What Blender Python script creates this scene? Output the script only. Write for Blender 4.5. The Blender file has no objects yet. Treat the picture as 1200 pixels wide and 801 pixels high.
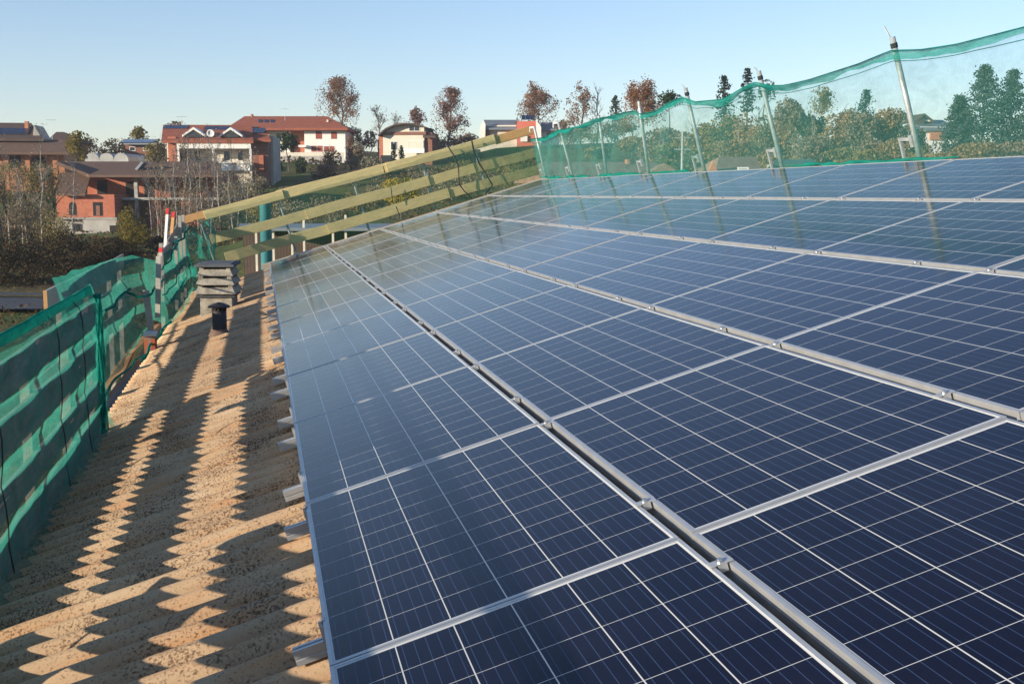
import bpy, math, random
import numpy as np
from mathutils import Matrix, Vector, noise
random.seed(7)
PI = math.pi
sc = bpy.context.scene
COL = sc.collection
# ------------------------------------------------------------------ camera, sky, sun, exposure
TH = math.radians(16.6537)                 # roof pitch, rises towards +X
MR = Matrix(((math.cos(TH), 0, -math.sin(TH)), (0, 1, 0), (math.sin(TH), 0, math.cos(TH))))
def rotm(a, b, c):
    Rz = Matrix.Rotation(a, 3, 'Z'); Rx = Matrix.Rotation(b, 3, 'X'); Ry = Matrix.Rotation(c, 3, 'Y')
    return Rz @ Rx @ Ry
RW = MR @ rotm(-.1662, -.1809, .28890)     # camera axes in the world: right, forward, up
CW = MR @ Vector((.2107, -2.9573, 1.2127))
FPX = 1371.67                              # focal length in pixels of a 1200 wide picture
cam = bpy.data.cameras.new('camera'); cam.sensor_width = 36; cam.lens = FPX / 1200 * 36
cam.clip_start = .05; cam.clip_end = 9000
co = bpy.data.objects.new('camera', cam); COL.objects.link(co)
Rt, Fw, Up = RW.col[0], RW.col[1], RW.col[2]
m4 = Matrix((( Rt[0], Up[0], -Fw[0], CW[0]), (Rt[1], Up[1], -Fw[1], CW[1]), (Rt[2], Up[2], -Fw[2], CW[2]), (0, 0, 0, 1)))
co.matrix_world = m4
sc.camera = co
SUN_EL = math.radians(10.8); AZ = math.radians(20)      # light travels towards +X, a little to +Y
sd = Vector((-math.cos(AZ) * math.cos(SUN_EL), -math.sin(AZ) * math.cos(SUN_EL), math.sin(SUN_EL)))
w = bpy.data.worlds.new('World'); sc.world = w; w.use_nodes = True
wn = w.node_tree.nodes; wl = w.node_tree.links
sky = wn.new('ShaderNodeTexSky'); sky.sky_type = 'NISHITA'; sky.sun_disc = False
sky.sun_elevation = SUN_EL; sky.sun_rotation = math.atan2(sd.x, sd.y)
sky.altitude = 250; sky.air_density = 1.0; sky.dust_density = 0; sky.ozone_density = 2.4
tint = wn.new('ShaderNodeMix'); tint.data_type = 'RGBA'; tint.blend_type = 'MULTIPLY'; tint.inputs[0].default_value = 1; tint.inputs[7].default_value = (1.05, .975, 1.06, 1)
wl.new(sky.outputs[0], tint.inputs[6]); wl.new(tint.outputs[2], wn['Background'].inputs[0]); wn['Background'].inputs[1].default_value = .114
sl = bpy.data.lights.new('sun', 'SUN'); sl.energy = 4.8; sl.angle = math.radians(.5); sl.color = (1, .87, .70)
so = bpy.data.objects.new('sun', sl); COL.objects.link(so)
so.rotation_euler = sd.to_track_quat('Z', 'Y').to_euler()
sc.view_settings.view_transform = 'Standard'; sc.view_settings.look = 'None'
sc.view_settings.exposure = 0.88; sc.view_settings.gamma = 1
sc.render.engine = 'CYCLES'
sc.cycles.transparent_max_bounces = 24

# ------------------------------------------------------------------ helpers
def tag(o, label=None, cat=None, group=None, kind=None):
    if label: o['label'] = label
    if cat: o['category'] = cat
    if group: o['group'] = group
    if kind: o['kind'] = kind
    return o
def empty(name, loc, rot=(0, 0, 0), parent=None):
    o = bpy.data.objects.new(name, None); COL.objects.link(o)
    o.location = loc; o.rotation_euler = rot; o.empty_display_size = .2
    if parent: o.parent = parent
    return o
class MB:
    def __init__(s): s.v = []; s.f = []; s.mi = []; s.uv = None
    def add(s, vs, fs, mi=0):
        b = len(s.v); s.v += [tuple(x) for x in vs]; s.f += [tuple(i + b for i in f) for f in fs]; s.mi += [mi] * len(fs)
    def box(s, x0, x1, y0, y1, z0, z1, mi=0):
        vs = [(x, y, z) for z in (z0, z1) for y in (y0, y1) for x in (x0, x1)]
        s.add(vs, [(0, 2, 3, 1), (4, 5, 7, 6), (0, 1, 5, 4), (2, 6, 7, 3), (0, 4, 6, 2), (1, 3, 7, 5)], mi)
    def obox(s, p, q, wv, hv, mi=0):
        """bar from p to q, section w vector x h vector (full sizes)"""
        p, q, wv, hv = Vector(p), Vector(q), Vector(wv) / 2, Vector(hv) / 2
        vs = [e + a * wv + b * hv for e in (p, q) for a, b in ((-1, -1), (1, -1), (1, 1), (-1, 1))]
        s.add(vs, [(0, 3, 2, 1), (4, 5, 6, 7), (0, 1, 5, 4), (1, 2, 6, 5), (2, 3, 7, 6), (3, 0, 4, 7)], mi)
    def prism(s, pts, d, mi=0):
        """pts: 3d polygon, extruded by vector d"""
        n = len(pts); P = [Vector(p) for p in pts]; d = Vector(d)
        s.add(P + [p + d for p in P], [tuple(range(n))[::-1], tuple(range(n, 2 * n))] + [(i, (i + 1) % n, (i + 1) % n + n, i + n) for i in range(n)], mi)
    def tube(s, pts, rs, n=6, mi=0, cap=True):
        P = [Vector(p) for p in pts]
        if not hasattr(rs, '__len__'): rs = [rs] * len(P)
        b = len(s.v); k = len(P); prev = None
        for i, p in enumerate(P):
            t = (P[min(i + 1, k - 1)] - P[max(i - 1, 0)])
            t = t.normalized() if t.length > 1e-9 else Vector((0, 0, 1))
            a = prev if prev is not None else (Vector((1, 0, 0)) if abs(t.x) < .8 else Vector((0, 1, 0)))
            a = (a - t * a.dot(t)).normalized(); prev = a; c = t.cross(a)
            for j in range(n):
                an = 2 * PI * j / n; s.v.append(tuple(p + rs[i] * (math.cos(an) * a + math.sin(an) * c)))
        for i in range(k - 1):
            for j in range(n):
                j2 = (j + 1) % n
                s.f.append((b + i * n + j, b + i * n + j2, b + (i + 1) * n + j2, b + (i + 1) * n + j)); s.mi.append(mi)
        if cap:
            s.f.append(tuple(b + j for j in range(n))[::-1]); s.mi.append(mi)
            s.f.append(tuple(b + (k - 1) * n + j for j in range(n))); s.mi.append(mi)
    def lathe(s, prof, c=(0, 0, 0), n=20, mi=0):
        b = len(s.v)
        for r, z in prof:
            for j in range(n):
                a = 2 * PI * j / n; s.v.append((c[0] + r * math.cos(a), c[1] + r * math.sin(a), c[2] + z))
        for i in range(len(prof) - 1):
            for j in range(n):
                s.f.append((b + i * n + j, b + i * n + (j + 1) % n, b + (i + 1) * n + (j + 1) % n, b + (i + 1) * n + j)); s.mi.append(mi)
    def grid(s, fn, nu, nv, mi=0):
        b = len(s.v)
        for i in range(nu + 1):
            for j in range(nv + 1): s.v.append(tuple(fn(i / nu, j / nv)))
        for i in range(nu):
            for j in range(nv):
                a = b + i * (nv + 1) + j; s.f.append((a, a + nv + 1, a + nv + 2, a + 1)); s.mi.append(mi)
    def mesh(s, name, mats, smooth=False):
        me = bpy.data.meshes.new(name); me.from_pydata(s.v, [], s.f)
        for m in (mats if isinstance(mats, (list, tuple)) else [mats]): me.materials.append(m)
        if len(set(s.mi)) > 1: me.polygons.foreach_set('material_index', s.mi)
        if smooth: me.polygons.foreach_set('use_smooth', [True] * len(s.f))
        me.update(); return me
    def build(s, name, mats, parent=None, smooth=False, loc=(0, 0, 0), rot=(0, 0, 0)):
        o = bpy.data.objects.new(name, s.mesh(name, mats, smooth)); COL.objects.link(o)
        o.location = loc; o.rotation_euler = rot
        if parent: o.parent = parent
        return o
def bevel(o, wd=.004, seg=1):
    m = o.modifiers.new('bevel', 'BEVEL'); m.width = wd; m.segments = seg; m.limit_method = 'ANGLE'; return o
def rp(x, y, z): return MR @ Vector((x, y, z))       # roof coordinates to world
RROT = (0, -TH, 0)
def at(u, v, d): return CW + d * (Fw + (u - 600) / FPX * Rt - (v - 400.5) / FPX * Up)
YAW = math.atan2(Fw.x, Fw.y)
HR = Vector((math.cos(YAW), -math.sin(YAW), 0)); HF = Vector((math.sin(YAW), math.cos(YAW), 0))

# ------------------------------------------------------------------ materials
class NT:
    def __init__(s, name):
        s.m = bpy.data.materials.new(name); s.m.use_nodes = True; s.n = s.m.node_tree.nodes; s.l = s.m.node_tree.links
        s.b = s.n['Principled BSDF']; s.out = s.n['Material Output']
    def put(s, sock, v):
        if isinstance(v, bpy.types.NodeSocket): s.l.new(v, sock)
        elif v is not None:
            if hasattr(sock.default_value, '__len__') and hasattr(v, '__len__') and len(v) == 3 and len(sock.default_value) == 4: v = (*v, 1)
            sock.default_value = v
    def math(s, op, a, b=None, c=None, clamp=False):
        x = s.n.new('ShaderNodeMath'); x.operation = op; x.use_clamp = clamp
        s.put(x.inputs[0], a); s.put(x.inputs[1], b)
        if c is not None: s.put(x.inputs[2], c)
        return x.outputs[0]
    def mix(s, f, a, b, mode='MIX'):
        x = s.n.new('ShaderNodeMix'); x.data_type = 'RGBA'; x.blend_type = mode
        s.put(x.inputs[0], f); s.put(x.inputs[6], a); s.put(x.inputs[7], b); return x.outputs[2]
    def coord(s, k='Object'):
        return s.n.new('ShaderNodeTexCoord').outputs[k]
    def mapping(s, vec, scale=(1, 1, 1), rot=(0, 0, 0)):
        x = s.n.new('ShaderNodeMapping'); s.l.new(vec, x.inputs[0]); x.inputs['Scale'].default_value = scale; x.inputs['Rotation'].default_value = rot; return x.outputs[0]
    def noise(s, vec, scale, detail=3, rough=.5, dist=0):
        x = s.n.new('ShaderNodeTexNoise'); s.l.new(vec, x.inputs['Vector']); x.inputs['Scale'].default_value = scale
        x.inputs['Detail'].default_value = detail; x.inputs['Roughness'].default_value = rough; x.inputs['Distortion'].default_value = dist
        return x.outputs[0]
    def ramp(s, f, stops):
        x = s.n.new('ShaderNodeValToRGB'); s.l.new(f, x.inputs[0]); r = x.color_ramp
        while len(r.elements) < len(stops): r.elements.new(.5)
        for e, (p, c) in zip(r.elements, stops): e.position = p; e.color = (*c, 1) if len(c) == 3 else c
        return x.outputs[0]
    def bump(s, h, st=.3, dist=.01):
        x = s.n.new('ShaderNodeBump'); s.l.new(h, x.inputs['Height']); x.inputs['Strength'].default_value = st; x.inputs['Distance'].default_value = dist
        s.l.new(x.outputs[0], s.b.inputs['Normal']); return x.outputs[0]
    def fin(s, col, rough=.8, metal=0, spec=.5):
        s.put(s.b.inputs['Base Color'], col); s.put(s.b.inputs['Roughness'], rough); s.put(s.b.inputs['Metallic'], metal)
        s.put(s.b.inputs['Specular IOR Level'], spec); return s.m
def simple(name, col, rough=.8, metal=0, var=.25, scale=3, bump=0, bscale=40):
    t = NT(name); c = t.coord()
    n = t.noise(c, scale, 4, .6)
    dark = tuple(x * (1 - var) for x in col); lite = tuple(min(1, x * (1 + var * .6)) for x in col)
    if bump: t.bump(t.noise(c, bscale, 4, .7), bump, .01)
    return t.fin(t.ramp(n, [(.3, dark), (.7, lite)]), rough, metal)
M = {}
M['alu'] = simple('aluminium', (.55, .56, .56), .40, .6, .12, 8)
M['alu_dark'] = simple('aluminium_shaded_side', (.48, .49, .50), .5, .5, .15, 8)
M['steel'] = simple('galvanised_steel', (.33, .37, .37), .55, .3, .3, 14)
M['bolt'] = simple('bolt_steel', (.6, .6, .6), .3, .9, .1, 30)

def wood(name, col, lines=60, var=.35):
    t = NT(name); c = t.coord('Generated'); o = t.coord()
    g = t.noise(t.mapping(o, (1.2, 1.2, 22)), 4, 5, .65, .6)
    g2 = t.noise(o, 2.2, 3)
    col1 = t.ramp(g, [(.25, tuple(x * (1 - var) for x in col)), (.7, tuple(min(1, x * 1.15) for x in col))])
    col2 = t.mix(t.math('MULTIPLY', g2, .45), col1, tuple(x * .55 for x in col))
    t.bump(g, .25, .004)
    return t.fin(col2, .75)
M['wood'] = wood('weathered_yellow_plank', (.66, .53, .26))
M['wood_orange'] = wood('fresh_orange_plank_end', (.60, .33, .13))
M['wood_grey'] = wood('grey_weathered_plank', (.36, .31, .25))
M['wood_pale'] = wood('pale_batten', (.46, .43, .36))
M['wood_brown'] = wood('brown_plywood', (.30, .20, .12))
M['red'] = simple('red_paint', (.55, .02, .02), .5, 0, .2)
M['whitepaint'] = simple('white_paint', (.74, .74, .72), .6, 0, .15, 5)

# corrugated fibre cement with lichen
t = NT('lichened_fibre_cement'); c = t.coord()
n1 = t.noise(c, 1.3, 4, .6); n2 = t.noise(c, 95, 4, .6, .2); n3 = t.noise(c, 3.5, 2, .5); n4 = t.noise(t.mapping(c, (1, 6, 1)), 2.2, 3)
base = t.ramp(n1, [(.3, (.48, .32, .19)), (.55, (.58, .41, .25)), (.75, (.64, .49, .32))])
base = t.mix(t.ramp(n4, [(.48, (0, 0, 0)), (.72, (.75, .75, .75))]), base, (.56, .29, .13))
sp = t.ramp(t.math('ADD', t.math('MULTIPLY', n2, .7), t.math('MULTIPLY', n3, .30)), [(.50, (0, 0, 0)), (.61, (1, 1, 1))])
col = t.mix(t.math('MULTIPLY', sp, .85), base, (.10, .052, .03))
n5 = t.noise(c, 160, 3, .7)
col = t.mix(t.ramp(n5, [(.58, (0, 0, 0)), (.72, (.5, .5, .5))]), col, (.20, .12, .075))
t.bump(t.math('ADD', n2, n5), .35, .003)
M['cement_sheet'] = t.fin(col, .95, 0, .15)

# photovoltaic laminate: 6 x 10 cells drawn from metre UVs
def pv():
    t = NT('photovoltaic_glass'); uv = t.n.new('ShaderNodeUVMap'); uv.uv_map = 'UVMap'
    sx = t.n.new('ShaderNodeSeparateXYZ'); t.l.new(uv.outputs[0], sx.inputs[0]); U, V = sx.outputs[0], sx.outputs[1]
    P = .1612; Q = .1612; mu = (.998 - 6 * P) / 2; mv = (1.654 - 10 * Q) / 2
    cu = t.math('DIVIDE', t.math('SUBTRACT', U, mu), P); cv = t.math('DIVIDE', t.math('SUBTRACT', V, mv), Q)
    fu = t.math('FRACT', cu); fv = t.math('FRACT', cv)
    du = t.math('SUBTRACT', .5, t.math('ABSOLUTE', t.math('SUBTRACT', fu, .5)))
    dv = t.math('SUBTRACT', .5, t.math('ABSOLUTE', t.math('SUBTRACT', fv, .5)))
    lu = t.math('LESS_THAN', du, .0105); lv = t.math('LESS_THAN', dv, .0068)
    out = t.math('MAXIMUM', t.math('MAXIMUM', t.math('LESS_THAN', cu, 0), t.math('GREATER_THAN', cu, 6)), t.math('MAXIMUM', t.math('LESS_THAN', cv, 0), t.math('GREATER_THAN', cv, 10)))
    line = t.math('MAXIMUM', t.math('MAXIMUM', lu, lv), out)
    bb = t.math('LESS_THAN', t.math('ABSOLUTE', t.math('SUBTRACT', t.math('FRACT', t.math('MULTIPLY', fu, 5)), .5)), .028)
    cmb = t.n.new('ShaderNodeCombineXYZ'); t.l.new(t.math('FLOOR', cu), cmb.inputs[0]); t.l.new(t.math('FLOOR', cv), cmb.inputs[1])
    oi = t.n.new('ShaderNodeObjectInfo'); t.l.new(t.math('MULTIPLY', oi.outputs['Random'], 50), cmb.inputs[2])
    wnz = t.n.new('ShaderNodeTexWhiteNoise'); t.l.new(cmb.outputs[0], wnz.inputs[0])
    vor = t.n.new('ShaderNodeTexVoronoi'); t.l.new(uv.outputs[0], vor.inputs[0]); vor.inputs['Scale'].default_value = 90
    sp = t.n.new('ShaderNodeSeparateColor'); t.l.new(vor.outputs['Color'], sp.inputs[0])
    cell = t.mix(wnz.outputs[0], (.0026, .0022, .0085), (.0046, .0042, .0145))
    cell = t.mix(t.math('MULTIPLY', sp.outputs[0], .5), cell, (.0035, .006, .022))
    cell = t.mix(t.math('MULTIPLY', oi.outputs['Random'], .5), cell, (.006, .0055, .018))
    col = t.mix(bb, cell, (.035, .06, .12))
    col = t.mix(line, col, (.62, .62, .58))
    dust = t.noise(t.coord(), 2.5, 5, .65)
    spk = t.noise(t.mapping(t.coord(), (1, .8, 1)), 14, 2, .5)
    col = t.mix(t.ramp(spk, [(.80, (0, 0, 0)), (.82, (.6, .6, .6))]), col, (.6, .58, .5))
    col = t.mix(t.ramp(dust, [(.4, (.0, .0, .0)), (.85, (.010, .010, .010))]), col, (.5, .48, .42))
    rg = t.ramp(dust, [(.3, (.085,) * 3), (.8, (.17,) * 3)])
    t.b.inputs['IOR'].default_value = 1.30
    wav = t.noise(t.coord(), 3.0, 2, .5); t.bump(wav, .05, .01)
    return t.fin(col, rg, 0, .5)
M['pv'] = pv()

# debris net
def net_mat(name, col, t0=.62, wr=9):
    t = NT(name); g = t.n.new('ShaderNodeNewGeometry')
    vm = t.n.new('ShaderNodeVectorMath'); vm.operation = 'DOT_PRODUCT'; t.l.new(g.outputs['Incoming'], vm.inputs[0]); t.l.new(g.outputs['Normal'], vm.inputs[1])
    cs = t.math('MAXIMUM', t.math('ABSOLUTE', vm.outputs['Value']), .14)
    nz = t.noise(t.mapping(t.coord(), (1, .35, 1), (0.3, .5, 0)), wr, 5, .65, .8)
    nf = t.noise(t.mapping(t.coord(), (1, 1, .25), (.6, 0, .2)), wr * 7, 4, .7, .4)
    tr = t.math('ADD', t0 - .20, t.math('ADD', t.math('MULTIPLY', nz, .24), t.math('MULTIPLY', nf, .16)))
    al = t.math('SUBTRACT', 1, t.math('POWER', tr, t.math('DIVIDE', 1, cs)), clamp=True)
    hi = tuple(min(1, x * 1.35) for x in col); lo = tuple(x * .7 for x in col)
    cc = t.ramp(nz, [(.3, lo), (.7, hi)])
    d = t.n.new('ShaderNodeBsdfDiffuse'); t.put(d.inputs[0], cc)
    tl = t.n.new('ShaderNodeBsdfTranslucent'); t.put(tl.inputs[0], cc)
    mx = t.n.new('ShaderNodeMixShader'); mx.inputs[0].default_value = .5; t.l.new(d.outputs[0], mx.inputs[1]); t.l.new(tl.outputs[0], mx.inputs[2])
    tp = t.n.new('ShaderNodeBsdfTransparent'); m2 = t.n.new('ShaderNodeMixShader'); t.l.new(al, m2.inputs[0]); t.l.new(tp.outputs[0], m2.inputs[1]); t.l.new(mx.outputs[0], m2.inputs[2])
    t.l.new(m2.outputs[0], t.out.inputs[0]); return t.m
M['net'] = net_mat('green_debris_net', (.045, .32, .24), .84)
M['net_thin'] = net_mat('thin_green_net', (.07, .31, .19), .86)
M['net_ridge'] = net_mat('green_ridge_net', (.09, .32, .265), .84)
M['net_hem'] = net_mat('folded_net_hem', (.02, .30, .24), .55)
M['net_roll'] = net_mat('rolled_net', (.012, .24, .19), .35)
M['band'] = simple('black_band', (.012, .02, .02), .7)

# ------------------------------------------------------------------ terrain
CP = [(-10, 0, -4.6), (0, 10, -4.6), (-20, 30, -4.5), (12, 20, -4.3), (20, 0, -4.4), (-8, 45, -4.4), (0, -30, -4.6), (-40, -10, -4.6), (60, -20, -4), (50, 30, -3.6), (30, 45, -3.5), (-60, 20, -4.6)]
def cp(u, v, d):
    p = at(u, v, d); CP.append((p.x, p.y, p.z))
for a in [(0, 358, 60), (100, 303, 86), (165, 300, 88), (0, 292, 105), (100, 273, 130), (20, 273, 130), (225, 268, 122), (-80, 280, 120),
          (30, 205, 165), (120, 196, 180), (265, 214, 158), (340, 207, 172), (350, 186, 195), (475, 194, 200), (420, 192, 190),
          (610, 172, 220), (700, 167, 225), (700, 188, 150), (820, 190, 130), (1000, 196, 105), (1100, 180, 150), (1200, 192, 120), (430, 252, 85), (560, 230, 100),
          (0, 185, 230), (300, 172, 260), (600, 176, 300), (900, 172, 260), (1200, 172, 260), (1500, 190, 160), (-400, 230, 160), (-300, 190, 300),
          (0, 190, 420), (600, 190, 420), (1200, 185, 420), (400, 215, 1200), (1000, 215, 1200), (-600, 215, 1200), (1800, 215, 1200)]: cp(*a)
CPA = np.array(CP)
def ground_z(x, y):
    x = np.atleast_1d(np.asarray(x, float)); y = np.atleast_1d(np.asarray(y, float))
    d2 = (x[:, None] - CPA[None, :, 0]) ** 2 + (y[:, None] - CPA[None, :, 1]) ** 2 + 30
    ww = d2 ** -1.7
    return (ww * CPA[None, :, 2]).sum(1) / ww.sum(1)
def gz(x, y): return float(ground_z(x, y)[0])
t = NT('grass_and_earth'); c = t.coord()
n1 = t.noise(c, .05, 5, .6, .4); n2 = t.noise(c, .9, 5, .7); n3 = t.noise(c, .22, 4, .6)
g = t.ramp(n1, [(.34, (.09, .065, .032)), (.45, (.12, .11, .04)), (.54, (.075, .12, .025)), (.68, (.12, .16, .04))])
g = t.mix(t.ramp(n2, [(.4, (0, 0, 0)), (.75, (.75, .75, .75))]), g, (.13, .085, .045))
g = t.mix(t.ramp(n3, [(.45, (0, 0, 0)), (.7, (.6, .6, .6))]), g, (.045, .035, .02))
t.bump(n2, .8, .3)
M['ground'] = t.fin(g, .95, 0, .1)
rr = [1.0 * 1.075 ** i for i in range(0, 120)]; na = 220
vs = []; fs = []
X = []; Y = []
for r in rr:
    for k in range(na):
        a = 2 * PI * k / na; X.append(r * math.sin(a)); Y.append(r * math.cos(a))
Z = ground_z(X, Y)
vs = [(x, y, z + .25 * noise.noise(Vector((x * .08, y * .08, 0))) ) for x, y, z in zip(X, Y, Z)]
for i in range(len(rr) - 1):
    for k in range(na):
        a, b2 = i * na + k, i * na + (k + 1) % na
        fs.append((a, a + na, b2 + na, b2))
fs.append(tuple(range(na)))
gm = MB(); gm.v = vs; gm.f = fs; gm.mi = [0] * len(fs)
tag(gm.build('ground', M['ground'], smooth=True), kind='structure')

# lane with a kerb at the foot of the bank (left)
M['asphalt'] = simple('asphalt', (.035, .042, .052), .85, 0, .3, 2, .2, 60)  # dark bluish colour paints the shade over the lane into the asphalt
M['concrete'] = simple('concrete', (.34, .33, .30), .9, 0, .3, 1.5, .2, 20)
def strip(name, mat, d0, d1, dz, us=range(-500, 150, 25), hgt=None):
    m = MB()
    def f(a, b):
        u = us[0] + (us[-1] - us[0]) * a; d = d0 + (d1 - d0) * b
        p = at(u, 340, d); p.z = gz(p.x, p.y) + .25 * noise.noise(Vector((p.x * .08, p.y * .08, 0))) + dz; return p
    m.grid(f, 60, 6); return m.build(name, mat, smooth=True)
us = list(range(-500, 150, 25))
tag(strip('road', M['asphalt'], 56, 62, .18, us), kind='structure')
tag(strip('pavement', M['asphalt'], 62.02, 63.2, .32, us), kind='structure')
tag(strip('kerb', M['asphalt'], 55.2, 55.98, .30, us), kind='structure')

# ------------------------------------------------------------------ the building under the camera
PW, PG, DY = .998, .0402, 1.66             # panel width, gap, row pitch
EAVE, RIDGE, YN, YF = -1.50, 5.36, -5.0, 18.95
bld = empty('building', (0, 0, 0), RROT)
tag(bld, 'building roofed with lichened sandy corrugated sheets, under the solar panels', 'building')
CR = -.112; AM = .048; PITCH = .177
def wave(y): a = 2 * PI * y / PITCH; return CR - AM * .9 + AM * (math.cos(a) - .2 * math.cos(2 * a))
xs = [EAVE + i * .06 for i in range(29)] + [.3, .6, .96, 1.06, 2.0, 2.1, 3.05, 3.15, 4.1, 4.2, RIDGE]
ny = int((YF - YN) / PITCH * 12)
rm = MB()
def rf(i, j):
    x = xs[i]; y = YN + (YF - YN) * j / ny
    k = math.floor(y / .885); z = wave(y) + .0035 * ((y / .885) - k) + .006 * noise.noise(Vector((x * 1.5, y * .9, 3)))
    if x < EAVE + .1 : z += .002
    return (x, y, z)
nn = ny + 1
rm.v = [rf(i, j) for i in range(len(xs)) for j in range(nn)]
rm.f = [(i * nn + j, (i + 1) * nn + j, (i + 1) * nn + j + 1, i * nn + j + 1) for i in range(len(xs) - 1) for j in range(ny)]
b0 = len(rm.v)
rm.v += [(EAVE, YN + (YF - YN) * j / ny, rf(0, j)[2] - .008) for j in range(nn)]
rm.f += [(j, j + 1, b0 + j + 1, b0 + j) for j in range(ny)]
rm.mi = [0] * len(rm.f)
roof = rm.build('roof', M['cement_sheet'], bld, smooth=True)
M['render'] = simple('grey_render', (.42, .40, .36), .9, 0, .2, 1)
M['gutter'] = simple('brown_gutter', (.045, .022, .018), .45, 0, .3, 4)
M['flash'] = simple('tan_sheet_flashing', (.42, .35, .25), .6, .1, .2, 3)
# walls (world-aligned), gutter, verge, ridge
m = MB(); p0 = rp(EAVE + .12, 0, -.2); p1 = rp(RIDGE, 0, -.25)
m.prism([(p0.x, YN, -6), (p1.x, YN, -6), (p1.x, YN, p1.z), (p0.x, YN, p0.z)], (0, YF - .1 - YN, 0))
m.prism([(p1.x + .005, YN, -6), (p1.x + 6.4, YN, -6), (p1.x + 6.4, YN, p0.z), (p1.x + .005, YN, p1.z)], (0, YF - .1 - YN, 0))
m.build('wall', M['render'], bld, rot=(0, TH, 0))
m = MB(); m.grid(lambda a, b: (lambda q: (q.x, YN + (YF - YN) * b, q.z))(MR.transposed() @ (rp(RIDGE, 0, -.08) + Vector((6.9 * a, 0, -2.05 * a)))), 2, 20)
m.build('roof_slope', M['cement_sheet'], bld)
m = MB(); yg0 = 5.4
def gut(a, b):
    an = PI * (1 + b); r = .078
    return (EAVE - .072 + r * math.cos(an), yg0 + (YF - yg0) * a, -.128 + r * math.sin(an))
m.grid(gut, 30, 8); m.grid(lambda a, b: (lambda q: (q[0] + (q[0] - EAVE + .072) * .06, q[1], q[2] - .004))(gut(a, b)), 30, 8)
m.box(EAVE + .0135, EAVE + .03, yg0, YF, -.20, -.14)
m.build('gutter', M['gutter'], bld, smooth=True)
m = MB(); m.box(-.15, RIDGE, 18.34, 18.80, -.035, -.012); m.box(-.15, RIDGE, 18.80, 18.825, -.16, -.012); m.box(-.15, RIDGE, 18.34, 18.355, -.1, -.036)
m.build('verge_flashing', M['flash'], bld)
m = MB(); m.prism([(RIDGE - .08, YN, -.10), (RIDGE + .01, YN, -.065), (RIDGE + .14, YN, -.15), (RIDGE + .1, YN, -.18), (RIDGE, YN, -.11)], (0, YF - YN, 0))
m.build('ridge_cap', M['cement_sheet'], bld)
# chimney: concrete stack with three flared louvre tiers
M['chim'] = simple('weathered_chimney_concrete', (.38, .34, .27), .95, 0, .5, 9, .8, 30)
M['chimcap'] = simple('dark_chimney_slab', (.09, .10, .11), .85, 0, .3, 6)
cb = rp(-.80, 13.36, -.16)
m = MB()
def tier(z0, z1, w0, w1, mi=0):
    a, b2 = w0 / 2, w1 / 2
    m.add([(-a, -a, z0), (a, -a, z0), (a, a, z0), (-a, a, z0), (-b2, -b2, z1), (b2, -b2, z1), (b2, b2, z1), (-b2, b2, z1)],
          [(0, 3, 2, 1), (4, 5, 6, 7), (0, 1, 5, 4), (1, 2, 6, 5), (2, 3, 7, 6), (3, 0, 4, 7)], mi)
tier(-.2, .27, .43, .42)
tier(.235, .262, .49, .52, 1)
for k, z in enumerate((.285, .405, .525)):
    s2 = 1 - .06 * k
    tier(z, z + .085, .555 * s2, .46 * s2); 
    tier(z + .0855, z + .1195, .34 * s2, .34 * s2, 1)
    for cx_, cy_ in ((-1, -1), (1, -1), (1, 1), (-1, 1)): m.box(cx_ * .20 * s2 - .03, cx_ * .20 * s2 + .03, cy_ * .20 * s2 - .03, cy_ * .20 * s2 + .03, z + .08, z + .12)
tier(.646, .678, .53, .52, 1); tier(.6785, .69, .46, .42, 1)
ch = m.build('chimney', [M['chim'], M['chimcap']], roof, rot=(0, TH, -.16)); ch.location = MR.transposed() @ cb; bevel(ch, .006)
tag(ch, 'square concrete chimney with three flared louvre tiers')
# vent pipe
M['ventpipe'] = simple('brown_black_pipe', (.035, .028, .026), .55, 0, .3, 9)
M['ventbase'] = simple('rusty_clay_collar', (.19, .12, .085), .85, 0, .3, 9)
vb = rp(-.685, 10.2, -.15); m = MB()
m.lathe([(.078, .05), (.078, .29), (.070, .295), (.070, .335), (.0, .336)])
m.lathe([(.118, .325), (.122, .337), (.10, .352), (.05, .372), (0.0, .385)]); m.lathe([(0, .33), (.116, .326)])
for j in range(12):
    a = 2 * PI * j / 12; m.box(.074 * math.cos(a) - .006, .074 * math.cos(a) + .006, .074 * math.sin(a) - .006, .074 * math.sin(a) + .006, .29, .335)
vp = m.build('vent_pipe', M['ventpipe'], roof, True, MR.transposed() @ vb, (0, TH, 0)); tag(vp, 'short dark round vent pipe with conical cap')
m = MB(); m.lathe([(.125, .015), (.11, .05), (.085, .075), (.079, .09)]); m.build('collar', M['ventbase'], vp, True)

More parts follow.
